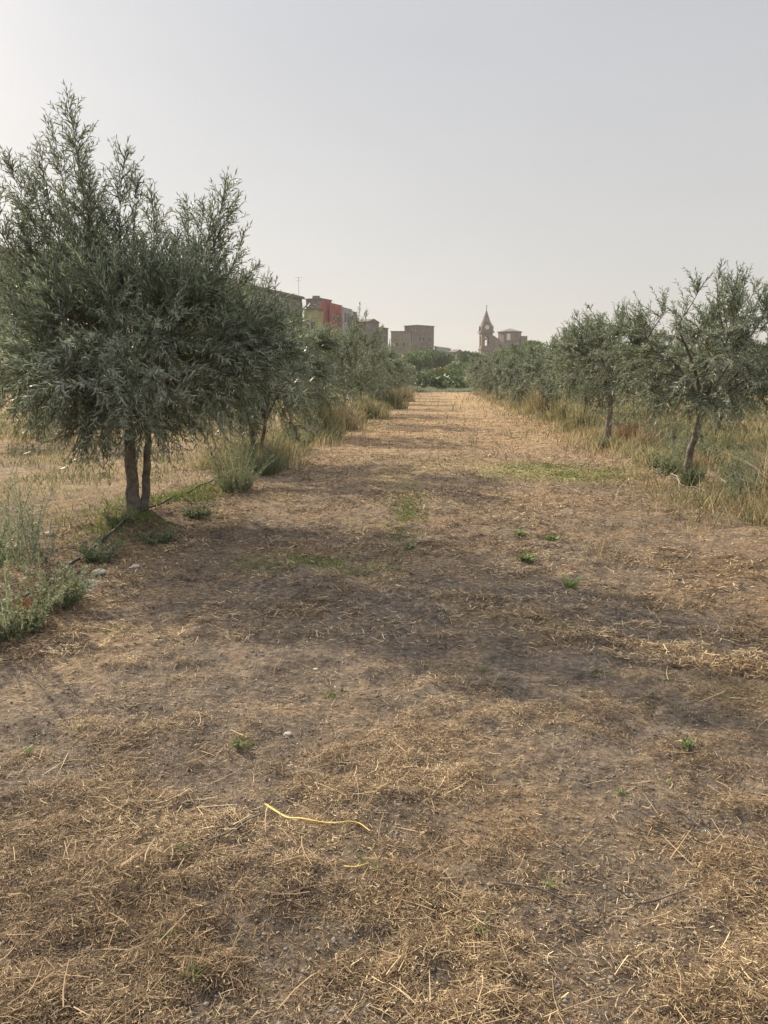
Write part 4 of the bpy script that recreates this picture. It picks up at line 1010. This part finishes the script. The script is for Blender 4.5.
# ------------------------------------------------------------------ church
def church():
    Yc = 360; m = Yc / F / math.cos(0)     # metres per pixel there (approx)
    c = at(485, 378, Yc); zb = 7.0
    zy = lambda py: at(485, py, Yc)[2] - zb
    root = empty('church', (c[0], Yc, zb))
    def ng(n, r, rot=0, cx=0, cy=0): return [(cx + r * math.cos(rot + i * 2 * math.pi / n), cy + r * math.sin(rot + i * 2 * math.pi / n)) for i in range(n)]
    def sq(h_, cx=0, cy=0, a=.18):
        return [(cx + math.cos(a) * x - math.sin(a) * y, cy + math.sin(a) * x + math.cos(a) * y) for x, y in ((-h_, -h_), (h_, -h_), (h_, h_), (-h_, h_))]
    class MB:
        def __init__(s): s.V = []; s.F = []
        def add(s, VF): b = len(s.V); s.V += VF[0]; s.F += [tuple(b + i for i in f) for f in VF[1]]; return s
        def put(s, name, mat, par): return obj(name, poly_mesh(name, s.V, s.F), par, mat)
    hw = 5.6 * m          # half width of tower 
    # tower shaft
    tw = MB().add(prism(sq(hw), 0, zy(350))).put('tower', stonem, root)
    MB().add(prism(sq(hw + .35), zy(350) + .003, zy(348.7))).put('cornice', stonem, tw)
    z0, z1 = zy(348.7) + .006, zy(333.2)
    # belfry: four corner piers, arches over the openings
    bf = MB(); pw = hw * .62; a = .18
    R2 = lambda x, y: (math.cos(a) * x - math.sin(a) * y, math.sin(a) * x + math.cos(a) * y)
    hb = hw * .96; ow = hb * .40
    for sx in (-1, 1):
        for sy in (-1, 1):
            x0, x1 = sorted((sx * ow, sx * hb)); y0, y1 = sorted((sy * ow, sy * hb))
            bf.add(prism([R2(x0, y0), R2(x1, y0), R2(x1, y1), R2(x0, y1)], z0, z1))
    zs = zy(338.6)        # springing
    zsill = zy(345.8)
    for rot in range(4):
        ca, sa = math.cos(rot * math.pi / 2), math.sin(rot * math.pi / 2)
        G = lambda x, y: R2(x * ca - y * sa, x * sa + y * ca)
        bf.add(prism([G(-ow, -hb + .05), G(ow, -hb + .05), G(ow, -ow - .02), G(-ow, -ow - .02)], z0, zsill))
        K = 10; arc = [(-ow * math.cos(k * math.pi / K), zs + ow * math.sin(k * math.pi / K)) for k in range(K + 1)]
        for k in range(K):
            (xa, za), (xb, zb_) = arc[k], arc[k + 1]
            V = [(*G(xa, -hb + .05), za), (*G(xb, -hb + .05), zb_), (*G(xb, -hb + .05), z1 - .01), (*G(xa, -hb + .05), z1 - .01),
                 (*G(xa, -ow - .02), za), (*G(xb, -ow - .02), zb_), (*G(xb, -ow - .02), z1 - .01), (*G(xa, -ow - .02), z1 - .01)]
            bf.add((V, [(0, 1, 2, 3), (5, 4, 7, 6), (4, 5, 1, 0), (3, 2, 6, 7)]))
    bfo = bf.put('belfry', stonem, root)
    bell = MB(); prev = None
    prof = [(.0, 1.0), (.25, .95), (.32, .7), (.4, .3), (.6, 0)]
    for (r0, h0), (r1, h1) in zip(prof[:-1], prof[1:]):
        A_ = ng(10, r0 + .01); B_ = ng(10, r1)
        V = [(x, y, zsill + 2.6 + h0) for x, y in A_] + [(x, y, zsill + 2.6 + h1) for x, y in B_]
        bell.add((V, [(i, (i + 1) % 10, 10 + (i + 1) % 10, 10 + i) for i in range(10)]))
    bell.put('bell', M_metal, bfo)
    MB().add(prism(sq(hw + .5), z1 + .003, zy(331.6))).put('cornice', stonem, root)
    # clock tier
    z2, z3 = zy(331.6) + .006, zy(323.6)
    ct = MB().add(prism(sq(hw * .80), z2, z3)).put('clock_tier', stonem, root)
    V = []; 
    fc = [R2(.95 * math.cos(t), -hw * .80 - .08) + (z2 + (z3 - z2) * .5 + .95 * math.sin(t),) for t in np.linspace(0, 2 * math.pi, 17)[:-1]]
    fb = [R2(.95 * math.cos(t), -hw * .80 + .1) + (z2 + (z3 - z2) * .5 + .95 * math.sin(t),) for t in np.linspace(0, 2 * math.pi, 17)[:-1]]
    obj('clock_face', poly_mesh('clock_face', fc + fb, [tuple(range(16))] + [(i, (i + 1) % 16, 16 + (i + 1) % 16, 16 + i) for i in range(16)]), ct, M_pale)
    for sx in (-1, 1):
        for sy in (-1, 1):
            V, Fs = prism(sq(.35, *R2(sx * hw * .92, sy * hw * .92)), z2, z2 + 2.0); n0 = len(V)
            cc = R2(sx * hw * .92, sy * hw * .92); V.append((cc[0], cc[1], z2 + 3.0)); Fs += [(4 + i, 4 + (i + 1) % 4, n0) for i in range(4)]
            obj('pinnacle', poly_mesh('pinnacle', V, Fs), root, stonem)
    MB().add(prism(ng(8, hw * .86, .2), z3 + .003, zy(322.4))).put('cornice', stonem, root)
    V, Fs = prism(ng(8, hw * .74, .2), zy(322.4) + .003, zy(321.6)); Fs = [f for f in Fs if len(f) == 4]; n0 = len(V); V.append((0, 0, zy(309.2))); Fs += [(8 + i, 8 + (i + 1) % 8, n0) for i in range(8)]
    sp = obj('spire', poly_mesh('spire', V, Fs), root, stonem)
    zt = zy(309.2)
    MB().add(prism(sq(.09), zt - .4, zt + 1.9)).add(prism(sq(.28, a=0), zt + 0.0, zt + .35)).put('cross', M_metal, sp)
    V, Fs = prism([R2(-.5, -.05), R2(.5, -.05), R2(.5, .05), R2(-.5, .05)], zt + 1.2, zt + 1.38); obj('cross_arm', poly_mesh('cross_arm', V, Fs), sp, M_metal)
    # drum (crossing) with low tiled roof
    cx = 23.5 * m; cy = 14
    ms = (Yc + cy) / F
    cx = (at(508.5, 378, Yc + cy)[0]) - c[0]
    zq = lambda py: at(508, py, Yc + cy)[2] - zb
    r8 = 11.6 * ms
    pts = ng(8, r8, .22, cx, cy)
    dr = MB().add(prism(pts, 0, zq(332.6))).put('drum', stonem, root)
    V, Fs = prism(ng(8, r8 + .5, .22, cx, cy), zq(332.6) + .003, zq(331.9)); Fs = [Fs[0]] + [f for f in Fs[2:]]; n0 = len(V); V.append((cx, cy, zq(328.4))); Fs += [(8 + i, 8 + (i + 1) % 8, n0) for i in range(8)]
    obj('dome_roof', poly_mesh('dome_roof', V, Fs), dr, M_tile)
    order = sorted(range(8), key=lambda i: (pts[i][1] + pts[(i + 1) % 8][1]))
    for i in order[:1]:
        wall_window(dr, pts[i], pts[(i + 1) % 8], .5, zq(337.4), 1.6, 3.0, M_pale)
    # nave between tower and drum and the aisle falling to the right
    nv = MB().add(prism([(hw * .6, -hw * .5), (cx + r8 * .6, -hw * .3 - 1), (cx + r8 * .8, cy), (hw * .6, cy)], 0, zq(343.8))).put('nave', stonem, root)
    V, Fs = prism([(hw * 1.02, -hw * .2), (cx - r8 * .93, -hw * .2 + 3), (cx - r8 * .93, cy - 3), (hw * 1.02, cy - 4)], zq(343.8) + .01, zq(341.2))
    V[4] = (V[4][0], V[4][1], zq(336)); V[7] = (V[7][0], V[7][1], zq(336))
    obj('buttress_wall', poly_mesh('buttress_wall', V, Fs), nv, stonem)
    MB().add(prism([(cx + r8 * .86, cy - 4), (cx + r8 * .86 + 3.0, cy - 4), (cx + r8 * .86 + 3.0, cy + 5), (cx + r8 * .86, cy + 5)], 0, zq(336.5))).put('stair_turret', stonem, root)
    MB().add(prism([(cx + r8 * .86 + 3.02, cy - 5), (cx + r8 + 6.0, cy - 5), (cx + r8 + 6.0, cy + 6), (cx + r8 * .86 + 3.02, cy + 6)], 0, zq(341))).put('aisle', stonem, root)
    wall_window(nv, (hw * .6, -hw * .5), (cx + r8 * .6, -hw * .3 - 1), .35, zq(348), 1.6, 2.2)
    tag(root, 'brown stone church with pointed bell tower and low octagonal drum on the skyline', 'church')
church()

# ------------------------------------------------------------------ air
hz = bpy.data.materials.new('haze'); hz.use_nodes = True; nt = hz.node_tree; nt.nodes.clear()
ou = nt.nodes.new('ShaderNodeOutputMaterial'); pv = nt.nodes.new('ShaderNodeVolumePrincipled')
pv.inputs['Color'].default_value = (.93, .93, .94, 1); pv.inputs['Density'].default_value = .0003; pv.inputs['Anisotropy'].default_value = .3
nt.links.new(pv.outputs[0], ou.inputs['Volume'])
V, Fs = prism([(-700, -120), (700, -120), (700, 900), (-700, 900)], -2.2, 48)
o = obj('haze', poly_mesh('haze', V, Fs), None, hz); tag(o, 'thin pale haze in the air over the orchard and village', 'haze', kind='stuff')

# ------------------------------------------------------------------ light
SEL, SAZ = 30.0, -47.0      # elevation; azimuth from +Y (negative = left)
w = bpy.data.worlds.new('World'); scene.world = w; w.use_nodes = True; nt = w.node_tree; nt.nodes.clear()
wo = nt.nodes.new('ShaderNodeOutputWorld'); bg = nt.nodes.new('ShaderNodeBackground'); sk = nt.nodes.new('ShaderNodeTexSky')
sk.sky_type = 'NISHITA'; sk.sun_disc = False; sk.sun_elevation = R(SEL); sk.sun_rotation = R(SAZ); sk.air_density = 1.0; sk.dust_density = 2.0; sk.ozone_density = 1.0; sk.altitude = 100
hs_ = nt.nodes.new('ShaderNodeHueSaturation'); hs_.inputs['Saturation'].default_value = .6
nt.links.new(sk.outputs[0], hs_.inputs['Color']); 
# thin high overcast: a pale veil over the clear sky
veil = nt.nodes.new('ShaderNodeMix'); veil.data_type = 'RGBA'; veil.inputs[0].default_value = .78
# the veil is faintly streaked, and brightened above the frame as added shadow fill
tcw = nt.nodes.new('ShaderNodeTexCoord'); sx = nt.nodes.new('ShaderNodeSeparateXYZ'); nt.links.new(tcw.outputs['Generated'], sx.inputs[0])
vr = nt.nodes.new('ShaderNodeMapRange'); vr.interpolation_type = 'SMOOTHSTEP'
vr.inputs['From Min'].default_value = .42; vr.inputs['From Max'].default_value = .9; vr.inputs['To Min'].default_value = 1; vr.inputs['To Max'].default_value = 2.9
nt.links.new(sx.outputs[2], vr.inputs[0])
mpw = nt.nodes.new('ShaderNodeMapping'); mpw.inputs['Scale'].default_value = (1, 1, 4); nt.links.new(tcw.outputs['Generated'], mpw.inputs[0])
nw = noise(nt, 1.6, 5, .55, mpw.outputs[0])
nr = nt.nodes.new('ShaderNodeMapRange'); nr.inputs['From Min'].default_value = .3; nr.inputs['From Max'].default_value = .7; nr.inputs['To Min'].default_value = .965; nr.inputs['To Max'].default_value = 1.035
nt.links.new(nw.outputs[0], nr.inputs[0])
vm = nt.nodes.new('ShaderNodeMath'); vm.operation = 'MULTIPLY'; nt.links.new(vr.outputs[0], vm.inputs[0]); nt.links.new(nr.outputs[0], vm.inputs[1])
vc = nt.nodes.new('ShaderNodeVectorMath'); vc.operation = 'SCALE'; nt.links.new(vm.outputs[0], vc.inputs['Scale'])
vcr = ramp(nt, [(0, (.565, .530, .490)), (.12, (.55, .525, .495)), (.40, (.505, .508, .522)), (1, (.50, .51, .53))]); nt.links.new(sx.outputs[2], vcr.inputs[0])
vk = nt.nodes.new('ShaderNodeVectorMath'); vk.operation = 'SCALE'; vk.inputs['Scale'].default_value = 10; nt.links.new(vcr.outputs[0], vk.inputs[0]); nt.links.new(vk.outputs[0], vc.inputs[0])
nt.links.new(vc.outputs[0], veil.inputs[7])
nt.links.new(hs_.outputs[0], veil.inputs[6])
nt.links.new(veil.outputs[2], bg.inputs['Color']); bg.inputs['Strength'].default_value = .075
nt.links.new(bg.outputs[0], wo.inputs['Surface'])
sl = bpy.data.lights.new('sun', 'SUN'); sl.energy = 4.6; sl.angle = R(.9); sl.color = (1, .85, .62)
so = bpy.data.objects.new('sun', sl); col.objects.link(so)
dirv = Vector((math.sin(R(SAZ)) * math.cos(R(SEL)), math.cos(R(SAZ)) * math.cos(R(SEL)), math.sin(R(SEL))))
so.rotation_euler = dirv.to_track_quat('Z', 'Y').to_euler(); so.location = (-20, 20, 30)

vs = scene.view_settings; scene.display_settings.display_device = 'sRGB'
vs.view_transform = 'Standard'; vs.look = 'None'; vs.gamma = 1; vs.exposure = .72; vs.use_curve_mapping = False
cy_ = scene.cycles
cy_.volume_bounces = 0; cy_.max_bounces = 6; cy_.diffuse_bounces = 3; cy_.glossy_bounces = 2; cy_.transmission_bounces = 3; cy_.transparent_max_bounces = 6
cy_.use_denoising = True
